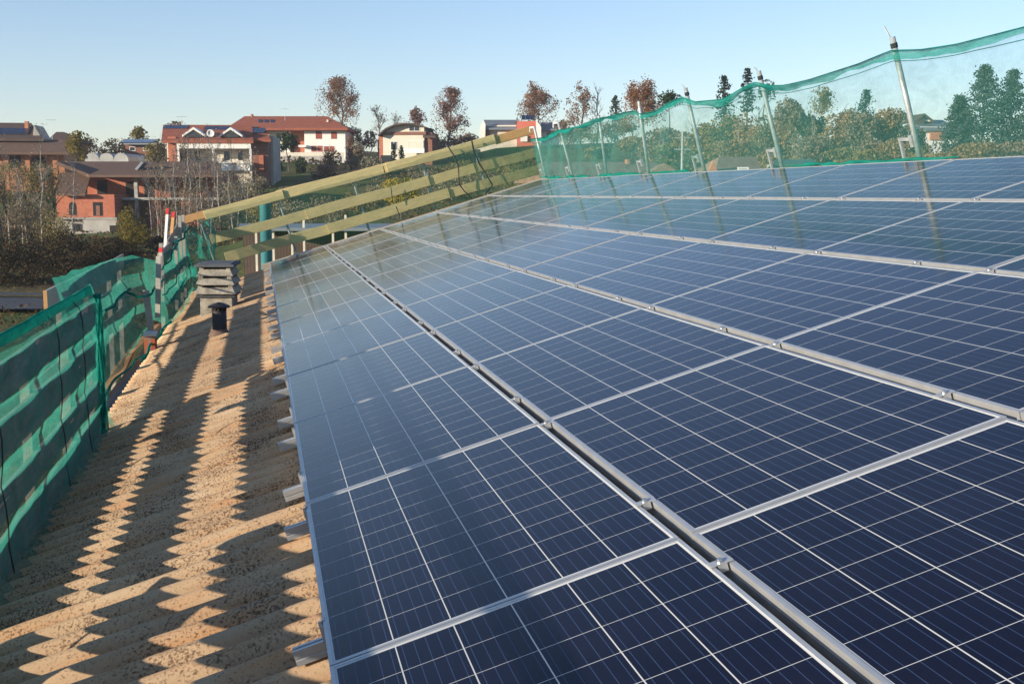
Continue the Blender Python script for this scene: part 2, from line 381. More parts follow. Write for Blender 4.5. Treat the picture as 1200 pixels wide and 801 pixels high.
# ------------------------------------------------------------------ solar panels
def panel_frame():
    m = MB(); W_, L_ = PW, 1.654; h = .056; lip = .0115
    for (x0, x1, y0, y1) in ((0, lip, 0, L_), (W_ - lip, W_, 0, L_), (lip + .0002, W_ - lip - .0002, 0, lip), (lip + .0002, W_ - lip - .0002, L_ - lip, L_)):
        m.box(x0, x1, y0, y1, -h, 0)
    # bottom flange and a groove line on the outer sides
    m.box(-.0012, .0, .0, L_, -.030, -.027); m.box(W_, W_ + .0012, 0, L_, -.030, -.027)
    return m.mesh('frame', M['alu'])
FRM = panel_frame()
def glass_mesh():
    me = bpy.data.meshes.new('glass'); l = .0113; W_, L_ = PW, 1.654; z = -.0022
    vs = [(l, l, z), (W_ - l, l, z), (W_ - l, L_ - l, z), (l, L_ - l, z)]
    vs += [(x, y, z - .006) for x, y, _ in vs]
    me.from_pydata(vs, [], [(0, 1, 2, 3), (7, 6, 5, 4), (0, 4, 5, 1), (1, 5, 6, 2), (2, 6, 7, 3), (3, 7, 4, 0)])
    uv = me.uv_layers.new(name='UVMap')
    for i, lp in enumerate(me.loops): uv.data[i].uv = vs[lp.vertex_index][:2]
    me.materials.append(M['pv']); me.update(); return me
GLM = glass_mesh()
ORD = ['first', 'second', 'third', 'fourth', 'fifth', 'sixth', 'seventh', 'eighth', 'ninth', 'tenth', 'eleventh', 'twelfth', 'thirteenth', 'fourteenth', 'fifteenth', 'sixteenth', 'seventeenth', 'eighteenth', 'nineteenth', 'twentieth', 'twenty-first', 'twenty-second', 'twenty-third', 'twenty-fourth', 'twenty-fifth', 'twenty-sixth']
CN = ['eave', 'second', 'middle', 'fourth', 'ridge']
rnd = random.Random(3)
for j in range(-1, 11):
    for i in range(5):
        # panels wholly outside the frame (near right) are left out
        if j == -1 and i > 2: continue
        if j == 0 and i > 3: continue
        p = rp(i * (PW + PG) + rnd.uniform(-.002, .002), j * DY + .003 + rnd.uniform(-.0012, .0012), rnd.uniform(-.0015, .0015))
        r = empty('solar_panel', p, (rnd.uniform(-.0012, .0012), -TH + rnd.uniform(-.002, .002), rnd.uniform(-.0006, .0006)))
        k = 10 - j
        rowtxt = 'farthest row' if k == 0 else '%s row from far end' % ORD[k]
        coltxt = {0: 'eave column', 1: 'second column from eave', 2: 'middle column', 3: 'fourth column from eave', 4: 'ridge column'}[i]
        tag(r, 'solar panel in %s, %s' % (coltxt, rowtxt), 'solar panel', 'solar panels covering the roof slope')
        f = bpy.data.objects.new('frame', FRM); COL.objects.link(f); f.parent = r
        g = bpy.data.objects.new('glass', GLM); COL.objects.link(g); g.parent = r
# rails and clamps
prof = [(-.02, -.1040), (.02, -.1040), (.02, -.0880), (.0165, -.0880), (.0165, -.0800), (.02, -.0800), (.02, -.0575), (.006, -.0575), (.006, -.0650), (-.006, -.0650), (-.006, -.0575), (-.02, -.0575), (-.02, -.0800), (-.0165, -.0800), (-.0165, -.0880), (-.02, -.0880)]
mc = MB(); mc.box(-.031, .031, -.015, .015, .0008, .004); mc.box(-.0125, .0125, -.015, .015, -.02, .0006); mc.lathe([(0.0, .0125), (.0072, .0125), (.0075, .0048)], n=6, mi=1); mc.lathe([(.011, .0047), (.011, .0065), (.0, .0066)], n=12, mi=1)
MCL = mc.mesh('clamp', [M['alu'], M['bolt']])
ec = MB(); ec.box(-.016, -.002, -.017, .017, -.0575, -.014); ec.box(-.0018, .006, -.017, .017, .0008, .0035); ec.box(-.0019, -.0006, -.017, .017, -.02, .0035); ec.lathe([(0, -.004), (.007, -.004), (.0073, -.0138)], c=(-.009, 0, 0), n=6, mi=1)
ECL = ec.mesh('end_clamp', [M['alu'], M['bolt']])
ft = MB(); ft.box(-.018, .018, -.019, .019, -.15, -.1045)
FTM = ft.mesh('bracket', [M['alu_dark'], M['bolt']])
rails = [-.25, .35, 1.61, 2.2, 3.24, 3.85, 4.86]
for j in range(3, 11): rails += [j * DY + .50, j * DY + 1.49]
rl = random.Random(5)
for n_, yr in enumerate(rails):
    x1 = 5.16
    if yr < 1.62: x1 = 4.12
    if yr < 0: x1 = 3.1
    r = empty('mounting_rail', rp(0, yr, 0), RROT)
    tag(r, 'aluminium rail under the solar panels, %s rail stub from the far end' % ORD[len(rails) - 1 - n_], 'rail', 'mounting rails sticking out at the eave edge')
    m = MB(); x0 = -.115 + rl.uniform(-.02, .015)
    m.prism([(x0, a, b) for a, b in prof], (x1 - x0, 0, 0)); m.build('rail_profile', M['alu'], r)
    o = bpy.data.objects.new('end_clamp', ECL); COL.objects.link(o); o.parent = r; o.location = (0, 0, 0)
    o = bpy.data.objects.new('bracket', FTM); COL.objects.link(o); o.parent = r; o.location = (.06, 0, 0)
    for i in range(1, 5):
        xx = i * (PW + PG) - PG / 2
        if xx < x1: o = bpy.data.objects.new('clamp', MCL); COL.objects.link(o); o.parent = r; o.location = (xx, 0, 0)

# ------------------------------------------------------------------ eave guard fences (left), world coordinates
def fence(name, label, loc, boards, posts, group=None):
    r = empty(name, loc); tag(r, label, 'guard fence', group); L0 = Vector(loc)
    for (p, q, hh, mt) in boards:
        m = MB(); p, q = Vector(p) - L0, Vector(q) - L0
        d = (q - p); n = 8; side = Vector((d.y, -d.x, 0)).normalized()
        up = Vector((0, 0, 1)) if abs(d.x) < abs(d.y) else MR @ Vector((0, 0, 1))
        a = MB()
        pts = [p + d * k / n + side * .004 * noise.noise(p + d * k / n * 2) + up * .012 * noise.noise(Vector((k * .7, p.z * 9, p.y))) for k in range(n + 1)]
        vs = []
        for x in pts:
            for s_, t_ in ((-1, -1), (1, -1), (1, 1), (-1, 1)): vs.append(x + side * s_ * .0135 + up * t_ * hh / 2)
        fs = [(0, 3, 2, 1), (4 * n, 4 * n + 1, 4 * n + 2, 4 * n + 3)]
        for k in range(n):
            for e in range(4): fs.append((4 * k + e, 4 * k + (e + 1) % 4, 4 * k + 4 + (e + 1) % 4, 4 * k + 4 + e))
        a.add(vs, fs); bevel(a.build('board', M[mt], r), .003)
    for (p, q, wd, dp, mt) in posts:
        m = MB(); p, q = Vector(p) - L0, Vector(q) - L0; m.obox(p, q, (dp, 0, 0), (0, wd, 0)); m.build('post', M[mt], r)
    return r
X1 = -1.345
fence('guard_fence', 'nearest eave fence of three grey boards wrapped in green net', (X1, 0, -.8),
      [((X1 - .03, -4.5, .25), (X1 - .03, 1.5, .25), .17, 'wood_grey'), ((X1 - .03, -4.5, .03), (X1 - .03, 1.55, .035), .14, 'wood_grey'), ((X1 - .03, -4.5, -.19), (X1 - .03, 1.45, -.185), .125, 'wood_grey'), ((X1 - .03, -4.5, -.46), (X1 - .03, 1.5, -.46), .23, 'wood_grey'),
       ((X1, 1.62, .355), (X1, 5.88, .36), .175, 'wood_grey'), ((X1, 1.75, .087), (X1, 5.80, .087), .175, 'wood_grey'), ((X1, 1.6, -.21), (X1, 5.92, -.21), .15, 'wood_grey'), ((X1, 1.7, -.465), (X1, 5.9, -.465), .23, 'wood_grey')],
      [((X1 - .045, y, -1.1), (X1 - .045, y, z), .08, .05, 'wood_grey') for y, z in ((-2.2, .3), (.9, .3), (3.6, .40), (4.9, .40))])
X2 = -1.52
XF = -1.80
fence('guard_fence', 'middle eave fence, bare board end showing orange end grain above the net', (XF, 8, -.8),
      [((XF, 6.7, .365), (XF, 11.0, .375), .215, 'wood_pale'), ((XF - .03, 10.8, .37), (XF - .03, 12.3, .39), .17, 'wood_grey'), ((XF, 5.8, .06), (XF, 12.1, .07), .18, 'wood_grey'), ((XF, 5.7, -.23), (XF, 12.2, -.22), .18, 'wood_grey')],
      [((XF - .045, y, -1.4), (XF - .045, y, .40), .09, .05, 'wood_pale') for y in (7.6, 9.2, 11.0, 12.0)])
e_ = MB(); e_.box(-.0145, .0145, -.012, -.001, -.108, .108); mo_ = [o for o in bpy.data.objects if o.name.startswith('guard_fence') and o.get('label', '').startswith('middle eave')][0]
e_.build('end_grain', M['wood_orange'], mo_, loc=(0, 6.7 - 8, .365 + .8))
r3 = fence('guard_fence', 'far eave fence of boards behind rippled green net beside the chimney', (X2, 15, -.8),
      [((X2, 13.7, .33), (X2, 16.2, .40), .17, 'wood_grey'), ((X2 - .03, 15.8, .42), (X2 - .03, 19.25, .70), .19, 'wood_grey'), ((X2, 13.6, .04), (X2, 19.0, .04), .17, 'wood_grey'), ((X2, 13.3, -.34), (X2, 19.0, -.34), .2, 'wood_grey')],
      [((X2 + .04, y, -1.1), (X2 + .04 + .02 * k, y + .1, .55), .10, .05, 'wood_pale') for k, y in enumerate((13.6, 16.2))] + [((X2 + .04, y, -1.1), (X2 + .04, y, .85), .10, .05, 'wood_pale') for y in (17.7, 18.6)])
# lean board ends with painted tips standing up behind the far eave fence
def tip_board(u0, v0, u1, v1, d, wd, label, mt):
    p = at(u0, v0, d); q = at(u1, v1, d); L = (q - p); r = empty('painted_board', p); tag(r, label, 'board', 'upright boards with red painted tips')
    m = MB(); m.obox((0, 0, 0), L * .86, HR * wd, HF * .03); m.build('plank', M[mt], r)
    m = MB(); m.obox(L * .8602, L, HR * (wd + .002), HF * .032); m.build('painted_tip', M['red'], r)
tip_board(193, 296, 196.5, 244, 18.5, .042, 'white upright board with bright red painted tip, tallest behind eave fence', 'whitepaint')
tip_board(199, 296, 203.5, 248, 18.9, .05, 'orange wooden upright board with red painted tip, beside the white one', 'wood_orange')
tip_board(187.5, 330, 188.5, 290, 15.6, .05, 'short pale upright board with red tip at the net edge', 'wood_pale')
for (a, b, d, wd, lb) in (((178, 396), (171, 340), 13.6, .07, 'leaning grey batten on top of the brick pillar'), ((185, 372), (186, 300), 14.2, .06, 'straight pale batten rising beside the leaning batten')):
    p = at(*a, d); q = at(*b, d); m = MB(); m.obox((0, 0, 0), q - p, HR * wd, HF * .03); o = m.build('batten', M['wood_pale'], None, loc=p); tag(o, lb, 'batten')
# brick pillar
def brick_mat(name, c1, c2, mortar, sx=1):
    t = NT(name); br = t.n.new('ShaderNodeTexBrick'); c = t.coord(); mp = t.n.new('ShaderNodeMapping'); t.l.new(c, mp.inputs[0]); mp.inputs['Rotation'].default_value = (PI / 2, 0, 0)
    t.l.new(mp.outputs[0], br.inputs[0]); br.inputs['Scale'].default_value = sx; br.inputs['Color1'].default_value = (*c1, 1); br.inputs['Color2'].default_value = (*c2, 1); br.inputs['Mortar'].default_value = (*mortar, 1)
    br.inputs['Mortar Size'].default_value = .015; br.inputs['Brick Width'].default_value = .3; br.inputs['Row Height'].default_value = .2
    n = t.noise(c, .8, 4, .6); cc = t.mix(t.math('MULTIPLY', n, .5), br.outputs[0], tuple(x * .5 for x in c1))
    return t.fin(cc, .9, 0, .2)
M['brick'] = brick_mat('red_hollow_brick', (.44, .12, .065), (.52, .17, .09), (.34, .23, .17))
M['brickdk'] = brick_mat('dark_and_shaded_brick', (.22, .09, .06), (.28, .12, .08), (.22, .17, .14))  # darker brick, also painting shade into recessed and side walls
p = at(177, 415, 13.4); m = MB(); m.box(-.06, .06, -.12, .12, -.6, .22); m.box(-.07, .07, -.13, .13, .221, .255, 1)
o = m.build('brick_pillar', [M['brick'], M['whitepaint']], None, loc=p); tag(o, 'low red brick pillar with white mortar top at the eave', 'pillar')
# metal sheet lying outside the gutter
M['sheet'] = simple('zinc_sheet', (.50, .55, .60), .45, .4, .2, 3)
m = MB(); m.grid(lambda a, b: (-1.60 - .15 * b + .02 * math.sin(9 * a), 8.6 + 6 * a, -.62 - .05 * b + .015 * math.sin(17 * a + 3 * b)), 40, 5)
o = m.build('metal_sheet', M['sheet'], smooth=True); mo = o.modifiers.new('s', 'SOLIDIFY'); mo.thickness = .003; tag(o, 'pale zinc sheet lying along the eave outside the gutter', 'metal sheet')
o = m.build('plywood_sheet', M['wood_orange'], smooth=True); mo = o.modifiers.new('s', 'SOLIDIFY'); mo.thickness = .012; tag(o, 'brown plywood offcut standing against the net by the gutter', 'plywood')

# ------------------------------------------------------------------ nets on the eave
def fb(x, y, z=0, o=3):
    return sum(noise.noise(Vector((x, y, z)) * 2 ** k) / 2 ** k for k in range(o))
def lerp(pts, x):
    if x <= pts[0][0]: return pts[0][1]
    for (a, p), (b, q) in zip(pts, pts[1:]):
        if x <= b:
            s = (x - a) / (b - a); return p + (q - p) * s
    return pts[-1][1]
def mix(a, b, t): return a + (b - a) * t
root = empty('safety_net', (X1, 0, 0)); tag(root, 'taut green debris net over the nearest eave fence, ending at a gathered knot', 'safety net')
PR1 = [(0, -.545), (.10, -.50), (.19, -.335), (.36, -.165), (.49, -.0), (.63, .175), (.76, .29), (.90, .45), (1, .54)]
PX1 = [(0, .10), (.10, .035), (.19, .026), (.27, .034), (.36, .026), (.44, .006), (.49, .024), (.63, .024), (.70, .0), (.76, .024), (.90, .020), (1, -.06)]
def net1(a, b):
    y = -4.5 + 10.75 * a; gather = max(0, (y - 5.55) / .7) ** 1.5
    z = lerp(PR1, b) + .012 * fb(y * 1.1, b * 3); x = lerp(PX1, b) + .014 * fb(y * 1.7, b * 5, 3) + .010 * math.sin(y * 3 + b * 9) * (b < .35)
    x += .05 * gather * fb(b * 7, y * 4, 2) ; z += .02 * gather * math.sin(b * 20)
    if b < .2: z += .02 * math.sin(y * 5.1) ** 2 * (1 - b * 5)
    return Vector((x, y, z))
m = MB(); m.grid(net1, 240, 70); m.build('net_sheet', M['net'], root, smooth=True)
m = MB()
def roll(a, b):
    y = -4.5 + 10.6 * a; an = 2 * PI * b; rx = .018 * (1 + .2 * fb(y * 2, b * 2)); rz = .034 * (1 + .25 * fb(y * 1.3, b * 3, 5))
    return Vector((-.045 + rx * math.cos(an), y, .515 + rz * math.sin(an) + .008 * fb(y * .8, 1)))
m.grid(roll, 160, 10); m.build('rolled_hem', M['net_roll'], root, smooth=True)
for y in (1.2, 2.6, 4.25, 5.2):
    m = MB(); m.tube([(lerp(PX1, k / 12) + .006, y + .01 * math.sin(k), lerp(PR1, k / 12)) for k in range(1, 13)], .0035, 4); m.build('tie', M['band'], root)
for q in range(5):
    ph = q * 1.3; m = MB()
    m.tube([(.03 + .018 * math.sin(ph + k * .7), 5.95 + .05 * math.cos(ph * 2 + k * .4), .50 - k * .105) for k in range(11)], [.012, .010, .009, .010, .012, .014, .011, .009, .012, .014, .017], 6); m.build('gathered_fold', M['net_roll'], root, smooth=True)

root = empty('safety_net', (X2, 12, 0)); tag(root, 'slack rippled green debris net sagging over the farther eave fence', 'safety net')
TOP2 = [(6.0, .56), (7.2, .56), (8.8, .52), (10.4, .50), (11.8, .48), (13.0, .36), (14.5, .38), (16.2, .44), (17.6, .50), (18.4, .60), (19.5, .68)]
def net2(a, b):
    ys = 6.7 - .5 * min(1, (1 - b) * 1.6); y = ys + (19.4 - ys) * a; top = lerp(TOP2, y); off2 = -.27 * b * max(0, min(1, (13.4 - y) / 2.2)); wd_ = max(0, min(1, (y - 6.6) / .8)) * max(0, min(1, (13.4 - y) / .8)); bot = -.55 + .16 * wd_
    z = mix(bot, top, b); sl = max(0, min(1, (y - 5.8) / .6))
    x = mix(.06, .025, b) + off2 - .03 * wd_ * (1 - b) + .05 * (1 - b ** 6) * fb(y * .8, b * 2.2, 7) + .05 * math.sin(b * 9 + y * .9) * (.4 + .6 * sl) * .6 + .12 * (1 - b) ** 2 * (1 - wd_)
    x += (1 - sl) * .10 * (b < .9)
    return Vector((x, y - 12, z + .02 * fb(y * 1.3, b * 4, 1)))
m = MB(); m.grid(net2, 260, 60); m.build('net_sheet', M['net'], root, smooth=True)
def strand(y0, y1, z0, z1, sag, r, x=.09):
    m = MB(); m.tube([(x + .02 * math.sin(k), mix(y0, y1, k / 14) - 12, mix(z0, z1, k / 14) - sag * math.sin(PI * k / 14)) for k in range(15)], [r * .5 * (.7 + .5 * abs(math.sin(k * 1.7))) for k in range(15)], 6); m.build('twisted_fold', M['net_roll'], root, smooth=True)
strand(6.0, 9.0, .32, .30, .06, .02); strand(8.8, 13.0, .28, .10, .12, .025); strand(13.0, 17, -.1, .05, .1, .022); strand(14, 18.8, -.3, -.05, .08, .03); strand(12.5, 16, .25, .45, .08, .02); strand(15.5, 19.2, .5, .6, .08, .03); strand(6.2, 10.2, -.35, -.5, -.03, .02, .12); strand(9.4, 13.4, -.48, -.5, -.02, .03, .14)

# ------------------------------------------------------------------ gable guard fence (far end), roof coordinates
GY = 19.35
gr = empty('guard_fence', rp(2, GY, 0), RROT); tag(gr, 'gable end fence of yellowish planks rising towards the ridge', 'guard fence')
def plank(x0, z0, x1, z1, h, yy, mt):
    a = MB(); n = 10; vs = []
    for k in range(n + 1):
        s = k / n; x = mix(x0, x1, s) - 2; z = mix(z0, z1, s) + .022 * noise.noise(Vector((x * .8, z0 * 7, 1)))
        for s_, t_ in ((-1, -1), (1, -1), (1, 1), (-1, 1)): vs.append((x, yy + s_ * .019, z + t_ * h / 2))
    fs = [(0, 1, 2, 3), (4 * n, 4 * n + 3, 4 * n + 2, 4 * n + 1)]
    for k in range(n):
        for e in range(4): fs.append((4 * k + e, 4 * k + 4 + e, 4 * k + 4 + (e + 1) % 4, 4 * k + (e + 1) % 4))
    a.add(vs, fs); return bevel(a.build('board', M[mt], gr), .004)
plank(-1.28, 1.14, -.86, 1.135, .14, 0, 'wood_orange'); plank(-.86, 1.12, .62, 1.07, .17, -.042, 'wood')
plank(.50, 1.075, 2.7, .99, .19, .0, 'wood'); plank(2.6, .985, 4.75, .93, .18, -.042, 'wood'); plank(4.75, .91, 5.52, .89, .17, -.0, 'wood_orange')
plank(-.9, .66, 1.0, .60, .18, 0, 'wood'); plank(.9, .60, 3.3, .54, .19, -.042, 'wood'); plank(3.2, .53, 5.45, .47, .18, 0, 'wood')
plank(-.75, .27, 1.3, .22, .19, 0, 'wood'); plank(1.2, .225, 3.6, .20, .19, -.042, 'wood'); plank(3.5, .19, 5.4, .13, .18, 0, 'wood')
m = MB()
for x in (-.95, .52, 1.95, 3.3, 4.35): m.tube([(x - 2, .06, -.5), (x - 2 - .03, .06, 1.0)], .022, 8)
m2 = m; 
for k, x in enumerate((-.95, .52, 1.95, 3.3, 4.35)):
    m = MB(); m.tube([(x - 2, .07, -.6), (x - 2 - .02, .07, 1.02)], .022, 8); m.box(x - 2 - .03, x - 2 + .03, .02, .1, .15, .26); m.box(x - 2 - .04, x - 2 + .02, .02, .1, .55, .68)
    m.build('post', M['steel'], gr)
# net over the gable
gn = empty('safety_net', rp(2, GY - .12, 0), RROT); tag(gn, 'thin see-through green net hanging over the gable end planks', 'safety net')
def net3(a, b):
    x = mix(-1.0, 5.5, a); top = mix(1.22, .98, a) - .03 * math.sin(a * 9) ** 2; bot = -.02
    return Vector((x - 2, .03 * fb(x * .9, b * 2, 4), mix(bot, top, b)))
m = MB(); m.grid(net3, 120, 24); m.build('net_sheet', M['net_thin'], gn, smooth=True)
def gp(u, v, yy=GY - .14):      # picture position on the gable net plane, in roof coordinates relative to the net
    o = MR.transposed() @ CW; d = MR.transposed() @ (at(u, v, 1) - CW); q = o + d * ((yy - o.y) / d.y); return Vector((q.x - 2, q.y - (GY - .12), q.z))
def band(pts, r=.014):
    m = MB(); P = [gp(*p) for p in pts]
    Q = []
    for a, b in zip(P, P[1:]): Q += [a.lerp(b, k / 4) for k in range(4)]
    Q.append(P[-1]); m.tube([q + Vector((0, -.02, 0)) for q in Q], [r * (.8 + .4 * noise.noise(q * 9)) for q in Q], 6); m.build('band', M['band'], gn)
band([(525, 172), (533, 184), (537, 195), (538, 216), (544, 224), (551, 230)]); band([(552.5, 164), (555, 177), (561, 191), (569, 203.5), (577, 217), (569, 226)], .017)
band([(449, 195), (451, 203)], .010); band([(458, 219), (460, 237)], .010); band([(464, 242), (468, 252), (469, 259)], .011)
def gpatch(a, b, c_, d_, n=10):   # doubled patch of net between four picture corners
    A, B, C_, D = gp(*a), gp(*b), gp(*c_), gp(*d_); m = MB()
    m.grid(lambda s, t_: A.lerp(B, s).lerp(D.lerp(C_, s), t_) + Vector((0, -.03 + .02 * fb(s * 3, t_ * 3), 0)), n, n); return m.build('doubled_net', M['net_thin'], gn, smooth=True)
gpatch((525, 173), (553, 165), (571, 226), (549, 231)); gpatch((553, 165), (588, 156), (650, 212), (571, 226)); gpatch((585, 172), (640, 162), (650, 206), (600, 216))
# crumpled corner where eave net meets gable
cn = empty('safety_net', rp(-1.15, 18.9, .6), RROT); tag(cn, 'crumpled green net bunched at the eave corner of the gable fence', 'safety net')
def corner(a, b):
    x = mix(-.35, .42, a); z = mix(-1.05, .48, b) ; z += -.12 * math.sin(a * 3) * b
    y = .1 * fb(a * 4, b * 4, 2, 4) + .05 * math.sin(a * 14 + 3 * b) - .1 * a + .0
    wdt = .6 + .4 * abs(math.sin(b * 4 + 1)); return Vector((x * wdt, y, z))
m = MB(); m.grid(corner, 40, 50); m.build('net_sheet', M['net_hem'], cn, smooth=True)

# ------------------------------------------------------------------ ridge posts and ridge net
PX = 5.42
posts = [(19.0, 18.75, .95), (17.0, 16.95, .93), (15.05, 14.5, .88), (12.98, 12.5, .95), (10.78, 10.69, .97), (8.56, 8.56, .96), (5.92, 5.93, .97), (3.1, 3.0, 1.05)]
names = ['at the gable corner of the ridge, with a short hooked top', 'second from the gable corner, with a bent hook top', 'third from the gable corner, standing straight', 'fourth from the gable corner', 'fifth from the gable corner, with a wire at its top', 'sixth from the gable corner, with a wire tip bending left', 'thick and tall near the right edge, net tied with black cord', 'beyond the right edge of the ridge']
for k, ((y0, y1, h), nm) in enumerate(zip(posts, names)):
    if k == 7: continue
    r = empty('guard_post', rp(PX, y0, -.1), RROT); tag(r, 'galvanised ridge guard post ' + nm, 'guard post', 'posts along the ridge')
    m = MB(); rr_ = .024; m.tube([(0, 0, -.2), (0, (y1 - y0), h + .1)], rr_, 10); m.build('pole', M['steel'], r, True)
    m = MB(); wv = (0, .035, 0)
    m.obox((-.02, .03, .225), (-.03, .20, .235), (.022, 0, 0), (0, 0, .026)); m.obox((-.03, .187, .222), (-.03, .187, .02), (.022, 0, 0), (0, .026, 0)); m.obox((-.02, .02, .16), (-.02, .02, .26), (.036, 0, 0), (0, .045, 0))
    m.build('clamp', M['steel'], r)
    if k in (4, 5, 6):
        m = MB(); m.tube([(0, y1 - y0, h + .05), (-.01, y1 - y0 + .03, h + .13), (-.015, y1 - y0 + .06, h + (.20 if k == 6 else .15))], .007, 6); m.build('wire_tip', M['steel'], r)
    if k in (0, 1):
        m = MB(); m.tube([(0, y1 - y0, h + .09), (-.01, y1 - y0 + .28, h + .10), (-.01, y1 - y0 + .36, h + .03)], .018, 6); m.build('hook', M['whitepaint'], r)
    if k >= 4:
        m = MB(); m.tube([(0, y1 - y0 + .0, h + .01), (0, y1 - y0, h + .05)], .030, 8); m.build('cord', M['band'], r)
TOPR = [(2.6, 1.02), (3.1, .96), (4.1, .83), (5, .81), (5.5, .825), (5.93, .87), (6.5, .82), (7.4, .775), (7.95, .77), (8.3, .80), (8.6, .86), (8.9, .84), (9.6, .755), (10.4, .79), (10.75, .88), (11.1, .86), (11.8, .78), (12.5, .78), (12.7, .84), (13.1, .85), (13.8, .84), (14.5, .85), (15.4, .80), (16.3, .79), (17, .80), (18, .72), (19.2, .74)]
rn = empty('safety_net', rp(PX, 10, 0), RROT); tag(rn, 'long translucent green net strung on posts along the whole ridge', 'safety net')
def net4(a, b):
    y = mix(2.6, 19.3, a); top = lerp(TOPR, y) - .0; bot = -.12 + .01 * math.sin(y * 3)
    x = -.03 + .035 * fb(y * .6, b * 1.5, 9) + .012 * math.sin(y * 6 + b * 7) * (1 - b) * b * 3
    return Vector((x, y - 10, mix(bot, top, b)))
m = MB(); m.grid(net4, 340, 26); m.build('net_sheet', M['net_ridge'], rn, smooth=True)
def hem(a, b):
    y = mix(2.6, 19.3, a); top = lerp(TOPR, y); h = .062 + .045 * fb(y * 1.3, 2)
    return Vector((-.045 + .02 * math.sin(b * 3 + y) + .035 * fb(y * .6, 1.5, 9), y - 10, top + .004 - h * (1 - b)))
m = MB(); m.grid(hem, 300, 4); m.build('hem', M['net_hem'], rn, smooth=True)
for off, rad in ((0, .004), (-.08, .003)):
    m = MB(); m.tube([(-.05 + .035 * fb(y * .6, 1.5, 9), y - 10, lerp(TOPR, y) + off + (.0 if off == 0 else .01 * fb(y * .9, 2))) for y in [2.6 + .15 * k for k in range(112)]], rad, 4); m.build('cord', M['net_roll'], rn)
for y0, y1, r_ in ((5.2, 8.2, .016), (10.9, 12.6, .02), (12.9, 15.2, .03), (15.6, 17.2, .03), (17.4, 18.9, .03)):
    m = MB(); n = 30; m.tube([(-.10 + .03 * fb(k * .4, y0), mix(y0, y1, k / n) - 10, -.03 + .02 * fb(k * .3, y0, 5)) for k in range(n + 1)], [r_ * (1 + .6 * fb(k * .5, y0, 2)) * min(1, .2 + k / 5, .2 + (n - k) / 5) for k in range(n + 1)], 7); m.build('bunched_foot', M['net_hem'], rn, smooth=True)

# ------------------------------------------------------------------ houses beyond (each in its own frame: x right, y away, z up, in metres)
def cmat(name, col, var=.15, rough=.85, sc_=.5): return simple(name, col, rough, 0, var, sc_)
M['white'] = cmat('white_render', (.74, .72, .66), .08); M['cream'] = cmat('cream_render', (.62, .57, .46), .08)
M['orange'] = cmat('orange_render', (.42, .18, .09)); M['pinkred'] = cmat('red_render', (.55, .14, .09)); M['dkglass'] = simple('window_glass', (.03, .035, .04), .15, 0, .2)
M['greywall'] = cmat('dirty_concrete_and_shaded_gable', (.36, .34, .30), .3); M['shutter'] = cmat('red_brown_shutter', (.28, .07, .045)); M['opening_panel'] = cmat('painted_dark_interior', (.006, .005, .005))
def tile_mat(name, c1, c2, sc_=9):
    t = NT(name); c = t.coord(); wv = t.n.new('ShaderNodeTexWave'); t.l.new(c, wv.inputs[0]); wv.inputs['Scale'].default_value = sc_ / 3; wv.inputs['Distortion'].default_value = 1.5; wv.bands_direction = 'X'
    n = t.noise(c, 1.2, 5, .75); f = t.math('ADD', t.math('MULTIPLY', wv.outputs[0], .35), t.math('MULTIPLY', n, .75))
    return t.fin(t.ramp(f, [(.3, c1), (.75, c2)]), .85, 0, .2)
M['tile_red'] = tile_mat('red_clay_tiles', (.20, .055, .03), (.36, .12, .07)); M['tile_brown'] = tile_mat('brown_tiles', (.10, .062, .045), (.17, .105, .075))
M['tile_dark'] = tile_mat('dark_tiles', (.06, .042, .035), (.11, .075, .06)); M['tile_tan'] = tile_mat('tan_tiles', (.20, .135, .09), (.30, .20, .14)); M['metal_roof'] = simple('grey_metal_roof', (.20, .22, .24), .5, .3, .15, .6)
M['solar'] = simple('distant_solar_glass', (.012, .02, .05), .15, 0, .3, 1)
